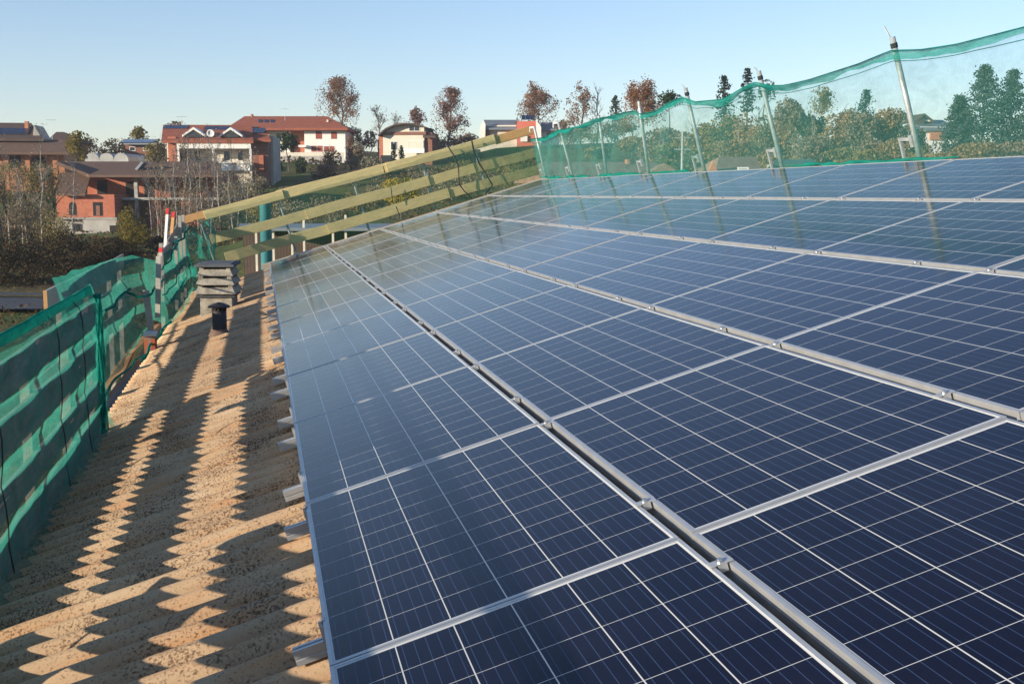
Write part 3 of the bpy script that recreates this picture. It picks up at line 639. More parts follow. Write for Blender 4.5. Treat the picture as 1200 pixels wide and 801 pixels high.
class House:
    """px/py are positions in the picture at the depth of the facade"""
    def __init__(s, name, label, cat, uc, vb, d, yaw=0, group=None, down=4):
        s.d = d; s.uc = uc; s.vb = vb; s.k = d / FPX; p = at(uc, vb, d); s.r = empty(name, p, (0, 0, -YAW + yaw)); tag(s.r, label, cat, group)
        s.cy = math.cos(yaw); s.down = down
    def X(s, u, y=0): return ((u - 600) * (s.d + y) - (s.uc - 600) * s.d) / FPX
    def Z(s, v, y=0): return ((227 - v) * (s.d + y) - (227 - s.vb) * s.d) / FPX
    def box(s, part, mat, u0, v0, u1, v1, y0, y1, parent=None, down=0):
        m = MB(); m.box(s.X(u0, y0), s.X(u1, y0), y0, y1, s.Z(v1, y0) - down, s.Z(v0, y0)); return m.build(part, M[mat], parent or s.r)
    def prism(s, part, mat, pts, y0, y1, parent=None):
        m = MB(); m.prism([(s.X(u, y0), y0, s.Z(v, y0)) for u, v in pts], (0, y1 - y0, 0)); return m.build(part, M[mat], parent or s.r)
    def slope(s, part, mat, a, b, y0, y1, th=.18, parent=None):
        """roof plane facing the viewer: a=(uL,uR,v) eave at y0, b=(uL,uR,v) ridge at y1"""
        m = MB(); P = [(s.X(a[0], y0), y0, s.Z(a[2], y0)), (s.X(a[1], y0), y0, s.Z(a[2], y0)), (s.X(b[1], y1), y1, s.Z(b[2], y1)), (s.X(b[0], y1), y1, s.Z(b[2], y1))]
        m.prism(P, (0, 0, -th)); return m.build(part, M[mat], parent or s.r)
    def gable(s, mat, eave, ridge, y0, y1, over=.5, th=.18, back=True):
        """pitched roof with ridge parallel to the facade; eave=(u0,u1,v), ridge=(u0,u1,v)"""
        ym = (y0 + y1) / 2; m = MB(); xe0, xe1, ze = s.X(eave[0], y0 - over), s.X(eave[1], y0 - over), s.Z(eave[2], y0 - over); xr0, xr1, zr = s.X(ridge[0], ym), s.X(ridge[1], ym), s.Z(ridge[2], ym)
        v = [(xe0, y0 - over, ze), (xe1, y0 - over, ze), (xe1, y1 + over, ze), (xe0, y1 + over, ze), (xr0, ym, zr), (xr1, ym, zr)]
        v2 = [(x, y, z - th) for x, y, z in v[:4]]
        m.add(v + v2, [(0, 1, 5, 4), (1, 2, 5), (2, 3, 4, 5), (3, 0, 4), (6, 9, 8, 7), (0, 6, 7, 1), (1, 7, 8, 2), (2, 8, 9, 3), (3, 9, 6, 0)])
        return m.build('roof', M[mat], s.r)
    def win(s, u0, v0, u1, v1, y, mat='dkglass', frame='whitepaint', part='window'):
        m = MB(); x0, x1, z0, z1 = s.X(u0, y), s.X(u1, y), s.Z(v1, y), s.Z(v0, y); t_ = .07
        m.box(x0, x1, y - .05, y + .03, z1 - t_, z1); m.box(x0, x1, y - .08, y + .03, z0, z0 + t_); m.box(x0, x0 + t_, y - .05, y + .03, z0 + t_ + .002, z1 - t_ - .002); m.box(x1 - t_, x1, y - .05, y + .03, z0 + t_ + .002, z1 - t_ - .002)
        if x1 - x0 > 1: m.box((x0 + x1) / 2 - .03, (x0 + x1) / 2 + .03, y - .045, y + .02, z0 + t_ + .002, z1 - t_ - .002)
        o = m.build(part, M[frame], s.r); m = MB(); m.box(x0 + t_, x1 - t_, y - .02, y + .01, z0 + t_, z1 - t_); m.build('pane', M[mat], o); return o
    def hole(s, u0, v0, u1, v1, y, part='opening_panel'): return s.box(part, 'opening_panel', u0, v0, u1, v1, y - .012, y + .3)  # near-black panel on the wall, painting in the unlit interior
    def solar(s, u0, u1, v0, v1, y0, y1, n=4):
        m = MB(); x0, x1 = s.X(u0, (y0 + y1) / 2), s.X(u1, (y0 + y1) / 2); w_ = (x1 - x0) / n; zlo, zhi = s.Z(v1, y0), s.Z(v0, y1)
        for i in range(n):
            for j in range(2):
                a0 = j / 2 + .01; a1 = (j + 1) / 2 - .01; xa, xb = x0 + i * w_ + .02, x0 + (i + 1) * w_ - .02
                m.prism([(xa, mix(y0, y1, a0), mix(zlo, zhi, a0)), (xb, mix(y0, y1, a0), mix(zlo, zhi, a0)), (xb, mix(y0, y1, a1), mix(zlo, zhi, a1)), (xa, mix(y0, y1, a1), mix(zlo, zhi, a1))], (0, 0, .08))
        return m.build('roof_solar_panels', M['solar'], s.r)

# unfinished red brick house (left)
h = House('brick_house', 'unfinished red brick house with dark door openings and a bare concrete slab', 'house', 160, 257, 128, .0, down=3)
h.box('wall', 'brick', 104, 204, 258, 232, 3.0, 12); 
for u0, v0, u1, v1 in ((115.5, 212, 127.5, 231), (149, 213, 158, 231), (170.5, 214, 182, 231), (201, 216, 207, 231)): h.hole(u0, v0, u1, v1, 3.0)
h.box('slab', 'concrete', 104, 231.5, 262, 234.5, .0, 12)
h.box('ground_floor_wall', 'brick', 67, 228, 135, 257, -2, 8, down=2)
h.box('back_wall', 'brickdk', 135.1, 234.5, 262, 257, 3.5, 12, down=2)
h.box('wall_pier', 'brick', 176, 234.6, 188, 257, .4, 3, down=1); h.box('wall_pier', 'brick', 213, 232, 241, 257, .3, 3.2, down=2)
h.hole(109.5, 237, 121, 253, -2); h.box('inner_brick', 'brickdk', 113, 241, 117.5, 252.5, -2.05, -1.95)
m = MB(); m.prism([(h.X(81.5 + 4.4 - 4.4 * math.cos(PI * k / 10), -2), -2.015, h.Z(241 - 4.4 * math.sin(PI * k / 10), -2)) for k in range(11)] + [(h.X(90.3, -2), -2.015, h.Z(252, -2)), (h.X(81.5, -2), -2.015, h.Z(252, -2))], (0, .3, 0)); m.build('arched_opening_panel', M['opening_panel'], h.r)
h.box('pillar', 'concrete', 158.5, 206, 162.5, 257, .3, .8)
h.slope('roof', 'tile_brown', (106, 262, 205.5), (70, 258, 190), -1.2, 6.5, .25)
h.prism('roof', 'tile_brown', [(70, 190), (108, 205), (106, 207.5), (66, 193)], -.8, 6)
h.slope('lower_roof', 'tile_brown', (66, 101, 227), (72, 110, 203), -3, 3, .25)
h.box('basement_wall', 'greywall', 97, 256.8, 137, 276, -3.5, 3, down=1); h.hole(128, 264, 137, 272, -3.5); h.hole(84, 262, 92, 270, -3.0)
h.box('balcony_slab', 'concrete', 65, 255, 137, 257, -3.6, 0); h.box('basement_wall', 'greywall', 60, 257.2, 96.9, 276, -2.8, 3, down=1)
m = MB(); 
h.prism('skylight', 'metal_roof', [(160, 199), (168, 190), (171, 191), (163, 200)], 1, 2.6)

# far left dark-roofed house
h = House('house', 'dark-roofed house with a row of roof solar panels at the far left', 'house', 20, 200, 150, .12, down=3)
h.box('wall', 'orange', 0 - 40, 176, 75, 203, 1, 9, down=3)
h.slope('roof', 'tile_dark', (-50, 53, 163), (-50, 46, 145), 1, 6, .3); h.prism('gable_wall', 'greywall', [(44, 147), (53, 164), (53, 178), (40, 178)], 2, 6.5)
h.slope('lower_roof', 'tile_brown', (-50, 76, 178.5), (-50, 80, 164), -2, 2.5, .3)
h.solar(-30, 40, 151.5, 158, 2.1, 4.1, 9); h.box('chimney', 'orange', 36, 143, 40, 152, 4, 4.6)
for a in (5, 29, 60): h.box('pillar', 'orange', a, 178, a + 5, 203, -.5, .0, down=2)
h.hole(12, 182, 26, 197, 1); h.hole(38, 184, 54, 197, 1)
h = House('house', 'small house with a dark hipped roof left of the pale greenhouse', 'house', 72, 176, 165, 0, down=3)
h.box('wall', 'orange', 58, 165, 86, 180, 1, 7, down=4); h.gable('tile_dark', (55, 89, 165.5), (67, 76, 155), 1, 7)
h = House('shed', 'dark shed roofed with blue solar panels on the skyline', 'shed', 164, 180, 170, 0, down=3)
h.box('wall', 'brickdk', 147, 168, 182, 182, 1, 6, down=4); h.slope('roof', 'metal_roof', (145, 184, 168), (147, 180, 163.5), 0, 5, .2); h.solar(146, 182, 164, 167.5, .3, 4.2, 6); h.win(152, 172, 159, 177, 1); h.win(168, 172, 175, 177, 1)
M['polytunnel'] = simple('pale_plastic_film', (.36, .36, .33), .5, 0, .3, .6)
h = House('greenhouse', 'long low greenhouse covered with pale film behind the brick house', 'greenhouse', 126, 192, 150, 0, down=3)
for k in range(3):
    m = MB(); c0 = 108 + 17 * k; m.prism([(h.X(c0 - 8.4 * math.cos(PI * q / 10)), 0, h.Z(187 - 7.5 * math.sin(PI * q / 10))) for q in range(11)] + [(h.X(c0 + 8.4), 0, -3), (h.X(c0 - 8.4), 0, -3)], (0, 14, 0)); m.build('tunnel_bay', M['polytunnel'], h.r)

# white balcony house
h = House('house', 'red-roofed house with two white dormers and long white balconies', 'house', 250, 212, 150, .06, down=4)
h.box('wall', 'cream', 199, 166, 296, 212, 2.2, 11, down=5); h.box('side_wall', 'brick', 199, 161, 208.5, 210, -.2, 2.15, down=3)
h.box('side_wall', 'brickdk', 296.1, 164, 315, 212, 1.0, 11, down=5); h.box('chimney_breast', 'brick', 304, 182, 309, 200, .5, 1); h.box('gable_wall', 'greywall', 315.1, 160, 322, 205, 3, 10, down=4)  # gable wall greyed and side brick darkened in colour for their shade
h.slope('roof', 'tile_red', (191, 297, 165.5), (198, 300, 147.5), -1.1, 6, .3); h.slope('roof', 'tile_red', (268, 318, 164), (274, 314, 149.5), .2, 6.5, .3)
h.prism('roof', 'tile_red', [(297, 147.8), (318, 160), (318, 163), (297, 152)], 6.5, 12)
h.box('balcony', 'white', 208.6, 166.5, 294, 174.5, -.9, -.7); h.box('balcony_slab', 'white', 208.6, 190, 294, 192, -.9, 2.1)
h.box('balcony', 'white', 259, 193, 292, 200, -1.1, -.9); h.box('balcony', 'white', 265, 214, 285, 218, -1.1, -.9)
for a in (208.8, 249, 292): h.box('pillar', 'white', a, 174.6, a + 2.6, 190, -.85, -.55); h.box('pillar', 'cream', a, 192.1, a + 2.6, 212, -.85, -.55, down=3)
for a, b in ((213, 224), (230, 238), (264, 272), (280, 287)): h.win(a, 177, b, 189, 2.2)
for a, b in ((213, 222), (232, 240), (268, 276)): h.win(a, 198, b, 208, 2.2)
h.solar(198, 226, 148.5, 152, 4.1, 5.7, 7); h.solar(244, 273, 149.5, 153.5, 3.7, 5.3, 7); h.solar(292, 314, 151.5, 156.5, 3.0, 5.2, 5)
for a in (229.5, 272):
    m = MB(); hw = 11.5 * h.k; xc = h.X(a); z0 = h.Z(161.5)
    m.prism([(xc - hw * 1.15, -.3, z0 + .25), (xc, -.3, z0 + 1.25), (xc + hw * 1.15, -.3, z0 + .25), (xc + hw * 1.15, -.3, z0 + .0), (xc, -.3, z0 + .95), (xc - hw * 1.15, -.3, z0)], (0, 3.2, 0))
    d_ = m.build('dormer', M['white'], h.r); m = MB(); m.prism([(xc - hw * .75, -.1, z0 + .0), (xc + hw * .75, -.1, z0), (xc + hw * .75, -.1, z0 + .3), (xc, -.1, z0 + .85), (xc - hw * .75, -.1, z0 + .3)], (0, 2.4, 0)); m.build('window', M['dkglass'], d_)
m = MB(); m.lathe([(.0, .0), (.3, .08), (.5, .22)], n=14); o = m.build('satellite_dish', M['whitepaint'], h.r, True, (h.X(250), -.6, h.Z(157)), (PI / 2 + .2, 0, 0)); mo = o.modifiers.new('s', 'SOLIDIFY'); mo.thickness = .03

# white farmhouse with red roof
h = House('house', 'long white farmhouse with red hipped roof and red-brown shutters', 'house', 350, 182, 195, .0, down=4)
h.box('wall', 'white', 316, 150, 340, 182, 3, 12, down=3); h.box('wall', 'brick', 340.1, 152, 357, 172, 4, 12, down=4); h.box('wall', 'white', 357.1, 149, 405, 181, 1, 12, down=4)
h.gable('tile_red', (266, 408, 150.5), (288, 384, 137), 0, 13, .5, .35)
h.win(370.5, 154.5, 377.5, 163, 1, 'shutter', 'shutter'); h.win(388.5, 155, 395, 163, 1, 'shutter', 'shutter'); h.win(364.5, 170.5, 379, 178.5, 1, 'shutter', 'white'); h.win(379.5, 171, 392.5, 178.5, 1, 'shutter', 'white'); h.win(324, 156, 330, 164, 3)
for a in (304, 311, 318): h.slope('skylight', 'solar', (a, a + 4, 145.5), (a, a + 4, 142), 2.6, 4.0, -.2)
h.box('chimney', 'orange', 295, 134.5, 297, 139, 6, 7); h.box('chimney', 'cream', 383.5, 141, 385.5, 147, 3, 3.8)
h.box('porch', 'white', 350, 170, 359, 172.5, -.4, 2.5); h.box('terrace_wall', 'cream', 322, 178.5, 402, 182.5, -5, -4.7, down=1); h.box('retaining_wall', 'greywall', 322, 182.7, 398, 195, -5.2, -4.9, down=2)

# arched roof house
h = House('house', 'cream house with a low arched dark roof and balcony above a garage', 'house', 476, 192, 195, -.1, down=4)
arc = [(443, 158), (452, 150.5), (462, 146.3), (473, 144.6), (485, 145), (494, 147.5), (499, 149.3)]
h.prism('roof', 'tile_dark', arc + [(499, 151)] + [(u, v + 1.8) for u, v in arc[::-1]], -.4, 9)
h.prism('wall', 'cream', [(448, 180), (448, 156), (453, 152.5), (462, 148.3), (473, 146.6), (485, 147), (497, 150.5), (497, 190), (448, 190)], 1, 8.5)
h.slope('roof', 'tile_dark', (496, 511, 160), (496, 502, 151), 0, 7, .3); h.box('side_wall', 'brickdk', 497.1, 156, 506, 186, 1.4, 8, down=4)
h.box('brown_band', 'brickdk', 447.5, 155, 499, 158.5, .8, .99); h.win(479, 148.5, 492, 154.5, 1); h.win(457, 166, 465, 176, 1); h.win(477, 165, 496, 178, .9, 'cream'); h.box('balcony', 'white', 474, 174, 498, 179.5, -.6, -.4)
h.box('wall', 'brick', 443.5, 160, 447.9, 178, 1, 4, down=3); h.box('garage_door', 'dkglass', 445, 182, 458, 192, .9, 1.3)
# grey metal roofs with the red tower
h = House('house', 'house with grey curved metal roofs and a red tower carrying solar collectors', 'house', 615, 172, 215, .0, down=4)
arc = [(562, 151), (564, 145), (567, 141.5)]
h.box('wall', 'cream', 563, 147, 605, 172, 1, 9, down=4); h.slope('roof', 'metal_roof', (564, 613, 150.5), (567, 606, 141), 0, 5, .3); h.prism('gable_wall', 'white', [(562, 152), (566.5, 141), (569, 146), (568.5, 165), (562, 165)], -.4, .9)
h.box('side_wall', 'brickdk', 569, 151, 574, 165, .4, .98)
h.box('tower', 'pinkred', 606, 142.5, 628, 172, -1, 6, down=3); h.box('tower_band', 'white', 610, 159, 618, 166, -1.4, -1.05); h.prism('gable_wall', 'white', [(628.1, 168), (628.1, 141), (634, 149), (634.5, 168)], -1.1, 5)
h.solar(611, 626, 135.8, 141, -.6, 1.2, 3); h.prism('collector_frame', 'metal_roof', [(604, 142.4), (606, 136.5), (608, 142.4)], -.8, 4)
h.slope('roof', 'metal_roof', (631, 665, 151.5), (634, 663, 144), 0, 5, .3); h.box('wall', 'white', 634.6, 151, 664, 170, 1, 8, down=4); h.win(640, 155, 646, 162, 1); h.win(651, 155, 659, 162, 1)
# right hand house among the trees
h = House('house', 'white house with grey roof and small gable among the right-hand trees', 'house', 1095, 175, 150, .1, down=4)
h.box('wall', 'white', 1078, 149, 1124, 175, 1, 9, down=4); h.gable('metal_roof', (1071, 1127, 151), (1086, 1108, 141), 1, 9, .6, .3); h.box('wall', 'orange', 1090, 152, 1105, 164, .7, .98)
h.prism('gable_wall', 'white', [(1073, 143), (1084, 135), (1095, 143)], 3.0, 3.4); h.slope('roof', 'tile_dark', (1070, 1084, 144), (1083.5, 1084.2, 134), 2.6, 3.0, .2); h.prism('roof', 'tile_dark', [(1070, 144.5), (1084, 133.6), (1098, 143.4), (1096, 144.5), (1084, 135.6), (1073, 144.5)], 2.6, 6.5)
h.hole(1079, 137.5, 1089, 141, 2.98, 'window'); h.win(1110, 154, 1118, 163, 1)
# near tiled roofs just past the ridge
h = House('house', 'wide brown tiled roof close behind the ridge net, left of the pointed gable', 'house', 700, 210, 48, .1, down=4)
h.box('wall', 'cream', 648, 206, 795, 215, 1, 12, down=4); h.gable('tile_tan', (638, 802, 206.5), (650, 782, 190), 0, 12, .3, .2)
h.prism('gable_wall', 'tile_tan', [(752, 207), (778, 191.5), (803, 207)], -1.2, .0); h.box('chimney', 'orange', 748, 187, 751, 193, 5, 5.5)
h = House('house', 'small house with a peach pointed gable and brown roof behind the net', 'house', 850, 205, 56, 0, down=4)
h.prism('gable_wall', 'orange', [(830, 202), (835.5, 188.5), (841.5, 202)], -.2, .3); h.gable('tile_tan', (838, 893, 202), (842, 886, 184), 0, 9, .3, .2); h.box('wall', 'cream', 832, 202, 890, 210, .5, 8, down=3); h.win(864, 196, 877, 200, -.2)
M['canopy'] = simple('green_canopy_sheet', (.05, .13, .10), .6, 0, .2, 1)
h = House('shed', 'long low green sheet-roofed shed right of the peach gable', 'shed', 930, 200, 60, 0, down=3)
h.slope('roof', 'canopy', (906, 955, 192), (908, 954, 187), 0, 3, .2); h.box('wall', 'greywall', 909, 192, 953, 202, .6, 2.8, down=2)
# low building with white columns and a teal tank below the gable fence
M['teal'] = simple('teal_painted_steel', (.06, .24, .26), .4, .2, .25, 2)
h = House('outbuilding', 'low grey outbuilding with white columns seen through the gable planks', 'outbuilding', 360, 285, 38, 0, down=3)
h.box('wall', 'tile_dark', 285, 268, 470, 290, 2, 6, down=2); h.slope('roof', 'metal_roof', (280, 474, 267), (282, 472, 262), -.2, 4, .1)  # wall takes a dark tile colour to paint the shadow behind the columns
for a in (299, 319, 341, 355, 389, 404, 440): h.box('column', 'cream', a, 252 if a in (355, 404) else 267, a + 2.5, 290, 0, .08, down=1)
p = at(312, 290, 33); m = MB(); R_ = 6.5 * 33 / FPX; m.lathe([(R_, -2.2), (R_, 1.22), (R_ * 1.06, 1.23), (R_ * 1.06, 1.28), (0, 1.34)], n=24)
o = m.build('tank', M['teal'], None, True, p); tag(o, 'tall narrow teal cylinder standing behind the gable planks', 'tank')
# utility pole through the ridge net
p = at(799, 203, 62); m = MB(); tpz = 48 * 62 / FPX
r = empty('utility_pole', p, (0, 0, -YAW)); tag(r, 'thin utility pole with short cross arms behind the ridge net', 'utility pole')
m.tube([(0, 0, -3), (0, 0, tpz)], [.09, .06], 8); m.build('pole', M['steel'], r)
for z in (tpz - .35, tpz - .95): m = MB(); m.box(-.42, .42, -.03, .03, z, z + .06); m.build('cross_arm', M['steel'], r)
for (u, v0, v1, d, lb) in ((213, 135, 150, 160, 'television aerial mast above the brick house roof skyline'), (61, 138, 158, 160, 'television aerial on the far left dark roof'), (334, 126, 140, 198, 'television aerial on the red farmhouse roof')):
    p = at(u, v1, d); hh = (v1 - v0) * d / FPX; r = empty('aerial', p, (0, 0, -YAW)); tag(r, lb, 'aerial'); m = MB(); m.tube([(0, 0, -.6), (0, 0, hh)], .03, 5); m.build('mast', M['steel'], r)
    m = MB(); m.box(-.7, .7, -.02, .02, hh * .85, hh * .85 + .04); [m.box(x - .012, x + .012, -.35, .35, hh * .85 + .01, hh * .85 + .035) for x in (-.6, -.35, -.1, .2, .5)]; m.build('antenna', M['steel'], r)

# ------------------------------------------------------------------ trees and shrubs
def leafmat(name, cols, tr=.35):
    t = NT(name); g = t.n.new('ShaderNodeNewGeometry'); st = [(i / (len(cols) - 1), c) for i, c in enumerate(cols)]
    c = t.ramp(g.outputs['Random Per Island'], st)
    d = t.n.new('ShaderNodeBsdfDiffuse'); t.l.new(c, d.inputs[0]); tl = t.n.new('ShaderNodeBsdfTranslucent'); t.l.new(c, tl.inputs[0])
    mx = t.n.new('ShaderNodeMixShader'); mx.inputs[0].default_value = tr; t.l.new(d.outputs[0], mx.inputs[1]); t.l.new(tl.outputs[0], mx.inputs[2]); t.l.new(mx.outputs[0], t.out.inputs[0]); return t.m
LM = {'rust': leafmat('rust_leaves', [(.13, .08, .05), (.26, .14, .08), (.34, .21, .13)]), 'redbrown': leafmat('red_brown_leaves', [(.13, .08, .065), (.24, .135, .105), (.31, .19, .15)]),
      'orange': leafmat('orange_leaves', [(.16, .07, .03), (.30, .13, .045), (.26, .15, .06)]), 'olive': leafmat('olive_leaves', [(.10, .095, .04), (.25, .21, .085), (.38, .30, .13)]), 'brownleaf': leafmat('brown_leaves', [(.13, .10, .05), (.30, .21, .10), (.42, .29, .14)]),
      'tan': leafmat('tan_twigs', [(.14, .105, .07), (.23, .18, .12), (.30, .25, .17)], .25), 'yellow': leafmat('yellow_leaves', [(.35, .25, .03), (.5, .38, .05), (.3, .25, .05)]),
      'gold': leafmat('yellow_green_leaves', [(.10, .09, .02), (.20, .16, .035), (.28, .22, .06)]), 'green': leafmat('dark_green_leaves', [(.015, .03, .010), (.03, .055, .018), (.05, .08, .025)], .15),
      'conifer': leafmat('conifer_needles', [(.012, .028, .016), (.022, .045, .026), (.04, .065, .035)], .1), 'cedar': leafmat('cedar_needles', [(.03, .055, .045), (.05, .08, .06), (.07, .10, .075)], .1),
      'dark': leafmat('shade_darkened_bramble', [(.015, .016, .009), (.05, .038, .02), (.085, .055, .03)], .1), 'pale': leafmat('pale_seed_heads', [(.16, .15, .10), (.30, .28, .20), (.12, .12, .06)], .2),
      'scrub': leafmat('dry_scrub', [(.06, .045, .02), (.12, .085, .04), (.10, .05, .025), (.05, .06, .02)], .2)}
M['bark'] = simple('bark', (.10, .08, .06), .95, 0, .3, 6); M['barkpale'] = simple('pale_birch_bark', (.45, .41, .34), .9, 0, .35, 6); M['twig'] = simple('grey_twigs', (.17, .14, .115), .95, 0, .3, 4)
def leafquad(vs, fs, p, s, rr_):
    a = Vector((rr_.gauss(0, 1), rr_.gauss(0, 1), rr_.gauss(0, 1))).normalized(); b = a.cross(Vector((rr_.gauss(0, 1), rr_.gauss(0, 1), rr_.gauss(0, 1)))).normalized()
    k = len(vs); s1 = s * rr_.uniform(.6, 1.3); vs += [p - a * s1, p + b * s1 * .7, p + a * s1, p - b * s1 * .7]; fs.append((k, k + 1, k + 2, k + 3))
def branches(m, p, d, L, r, lv, rr_, tips, n=4, up=.25, spread=.7):
    pts = [p]; q = p.copy(); dd = d.copy(); k = 4
    for i in range(k):
        dd = (dd + Vector((rr_.gauss(0, .12), rr_.gauss(0, .12), rr_.gauss(0, .06) + up * .15))).normalized(); q = q + dd * L / k; pts.append(q.copy())
    m.tube(pts, [r * (1 - .6 * i / k) for i in range(k + 1)], 3 if lv < 2 else 5, cap=False)
    if lv == 0: tips.append(pts[-1]); tips.append(pts[2]); return
    for i in range(n):
        t_ = rr_.uniform(.25, 1); b = pts[min(k, int(t_ * k))].lerp(pts[min(k, int(t_ * k) + 1)], .5) if t_ < 1 else pts[-1]
        ax = dd.cross(Vector((rr_.gauss(0, 1), rr_.gauss(0, 1), rr_.gauss(0, 1)))).normalized()
        nd = (dd + ax * spread * rr_.uniform(.5, 1.2) + Vector((0, 0, up))).normalized()
        branches(m, b, nd, L * rr_.uniform(.45, .75), r * .5, lv - 1, rr_, tips, n, up, spread)
TR = random.Random(11)
def tree(name, label, u, vt, d, wpx, kind, leaf=None, nl=1500, group=None, vbase=None, trunk='bark', crown=.35, ls=1.3, cat='tree', lv=3):
    rr_ = random.Random(TR.randint(0, 10 ** 6)); p = at(u, 227, d); base = Vector((p.x, p.y, gz(p.x, p.y) - .2)); top = at(u, vt, d).z
    H = max(1.0, top - base.z); Wd = wpx * d / FPX / 2; px_ = d / FPX
    o = empty(name, base, (0, 0, 0)); tag(o, label, cat, group)
    c0 = H * crown if vbase is None else max(.1, at(u, vbase, d).z - base.z)
    m = MB(); tips = []
    if kind == 'conifer':
        m.tube([(0, 0, 0), (0, 0, H)], [max(.08, H * .018), .02], 6); m.build('trunk', M[trunk], o); vs = []; fs = []
        z = c0; nlay = int((H - c0) / max(.28, H * .035)) + 3
        for k in range(nlay):
            t_ = k / nlay; z = mix(c0, H * 1.0, t_); R_ = Wd * (1.9 if leaf == 'cedar' else 1.5) * (1 - t_) ** .75 * (.65 + .35 * min(1, t_ * 5)) * rr_.uniform(.7, 1.2) + .05
            nb = rr_.randint(7, 10)
            for b in range(nb):
                an = rr_.uniform(0, 2 * PI); rl_ = R_ * rr_.uniform(.6, 1.1); nn_ = max(3, int(nl / nlay / nb))
                for q in range(nn_):
                    s_ = rr_.random() ** .7; v_ = Vector((math.cos(an) * rl_ * s_, math.sin(an) * rl_ * s_, z + (H * .03 if leaf == 'cedar' else -.12 * rl_) * s_ + rr_.gauss(0, .05 * Wd + .02)))
                    v_ += Vector((rr_.gauss(0, .1), rr_.gauss(0, .1), 0)) * Wd; leafquad(vs, fs, v_, ls * px_, rr_)
        m = MB(); m.add(vs, fs); m.build('crown', LM[leaf], o); return o
    tr = max(.05, H * .017)
    if kind == 'bush':
        for k in range(5): branches(m, Vector((rr_.gauss(0, .2) * Wd, rr_.gauss(0, .2) * Wd, 0)), Vector((rr_.gauss(0, .3), rr_.gauss(0, .3), 1)).normalized(), H * .6, tr * .8, 1, rr_, tips, 4)
    elif kind == 'pole':      # thin upright birch
        lean = Vector((rr_.gauss(0, .06), rr_.gauss(0, .06), 1)); tr *= .55; pts = [lean * H * k / 5 + Vector((rr_.gauss(0, .06), rr_.gauss(0, .06), 0)) * k * .4 for k in range(6)]
        m.tube(pts, [tr * .8 * (1 - .16 * k) for k in range(6)], 5); 
        for k in range(15):
            b = pts[1].lerp(pts[5], rr_.random()); branches(m, b, Vector((rr_.gauss(0, .5), rr_.gauss(0, .5), 1.2)).normalized(), H * rr_.uniform(.12, .25), tr * .3, 1, rr_, tips, 4, .4)
    else:
        fork = pts = [Vector((0, 0, 0)), Vector((rr_.gauss(0, .02) * H, 0, H * .3)), Vector((rr_.gauss(0, .03) * H, rr_.gauss(0, .02) * H, H * .6)), Vector((rr_.gauss(0, .03) * H, 0, H * .88))]
        m.tube(pts, [tr, tr * .8, tr * .5, tr * .15], 6)
        nb = 14
        for k in range(nb):
            t_ = mix(c0 / H, .85, (k + rr_.random()) / nb); z = t_ * H; b = pts[0].lerp(pts[1], z / (.3 * H)) if z < .3 * H else (pts[1].lerp(pts[2], (z / H - .3) / .3) if z < .6 * H else pts[2].lerp(pts[3], min(1, (z / H - .6) / .28)))
            an = rr_.uniform(0, 2 * PI); L = Wd * rr_.uniform(.55, .8) * (1.15 - .8 * max(0, t_ - .35)); branches(m, b, Vector((math.cos(an), math.sin(an), .65 + t_)).normalized(), L, tr * .35, lv - 1, rr_, tips, 4, .25)
    m.build('trunk', M[trunk], o)
    if leaf and nl:
        vs = []; fs = []; cl = []
        if kind == 'leafy' or kind == 'bush':
            lobes = [(Vector((rr_.uniform(-.55, .55) * Wd, rr_.uniform(-.55, .55) * Wd, mix(c0, H, rr_.uniform(.15, .85)))), rr_.uniform(.35, .55)) for _ in range(11)]
            for k in range(nl):
                lc, lr = lobes[rr_.randrange(len(lobes))]
                v_ = Vector((rr_.gauss(0, 1), rr_.gauss(0, 1), rr_.gauss(0, 1))).normalized() * rr_.random() ** .35
                v_ = lc + Vector((v_.x * Wd * lr, v_.y * Wd * lr, v_.z * (H - c0) * .5 * lr * 1.1))
                e = math.hypot(v_.x, v_.y) / Wd; tz = (v_.z - c0) / (H - c0)
                lim = math.sqrt(max(.02, 1 - (2 * tz - .85) ** 2 * .85)) if tz > .4 else .6 + tz
                if e > lim * 1.15 or tz > 1 or noise.noise(v_ * (3 / Wd)) < -.3: continue
                leafquad(vs, fs, v_, ls * px_, rr_)
        else:
            off = Vector((rr_.uniform(0, 50), 3, 7)); k = 0
            while k < nl:
                if rr_.random() < .6:
                    tp = tips[rr_.randrange(len(tips))]; v_ = tp + Vector((rr_.gauss(0, 1), rr_.gauss(0, 1), rr_.gauss(0, .8))) * Wd * .10
                else:
                    v_ = Vector((rr_.gauss(0, 1), rr_.gauss(0, 1), rr_.gauss(0, 1))).normalized() * rr_.random() ** .4; tz = (v_.z + 1) / 2
                    tz = rr_.random() ** .9; an_ = rr_.uniform(0, 2 * PI); q_ = Wd * 1.05 * (1 - abs(2 * tz - .9) ** 2.6 * .8) ** .5 * rr_.random() ** .45 if abs(2 * tz - .9) < 1 else Wd * .4 * rr_.random(); v_ = Vector((math.cos(an_) * q_, math.sin(an_) * q_, mix(c0, H, tz)))
                    if noise.noise(v_ * (3.2 / Wd) + off) < rr_.uniform(-.25, .12): 
                        if rr_.random() < .97: continue
                k += 1; leafquad(vs, fs, v_, ls * px_, rr_)
        m = MB(); m.add(vs, fs); m.build('crown', LM[leaf], o)
    return o
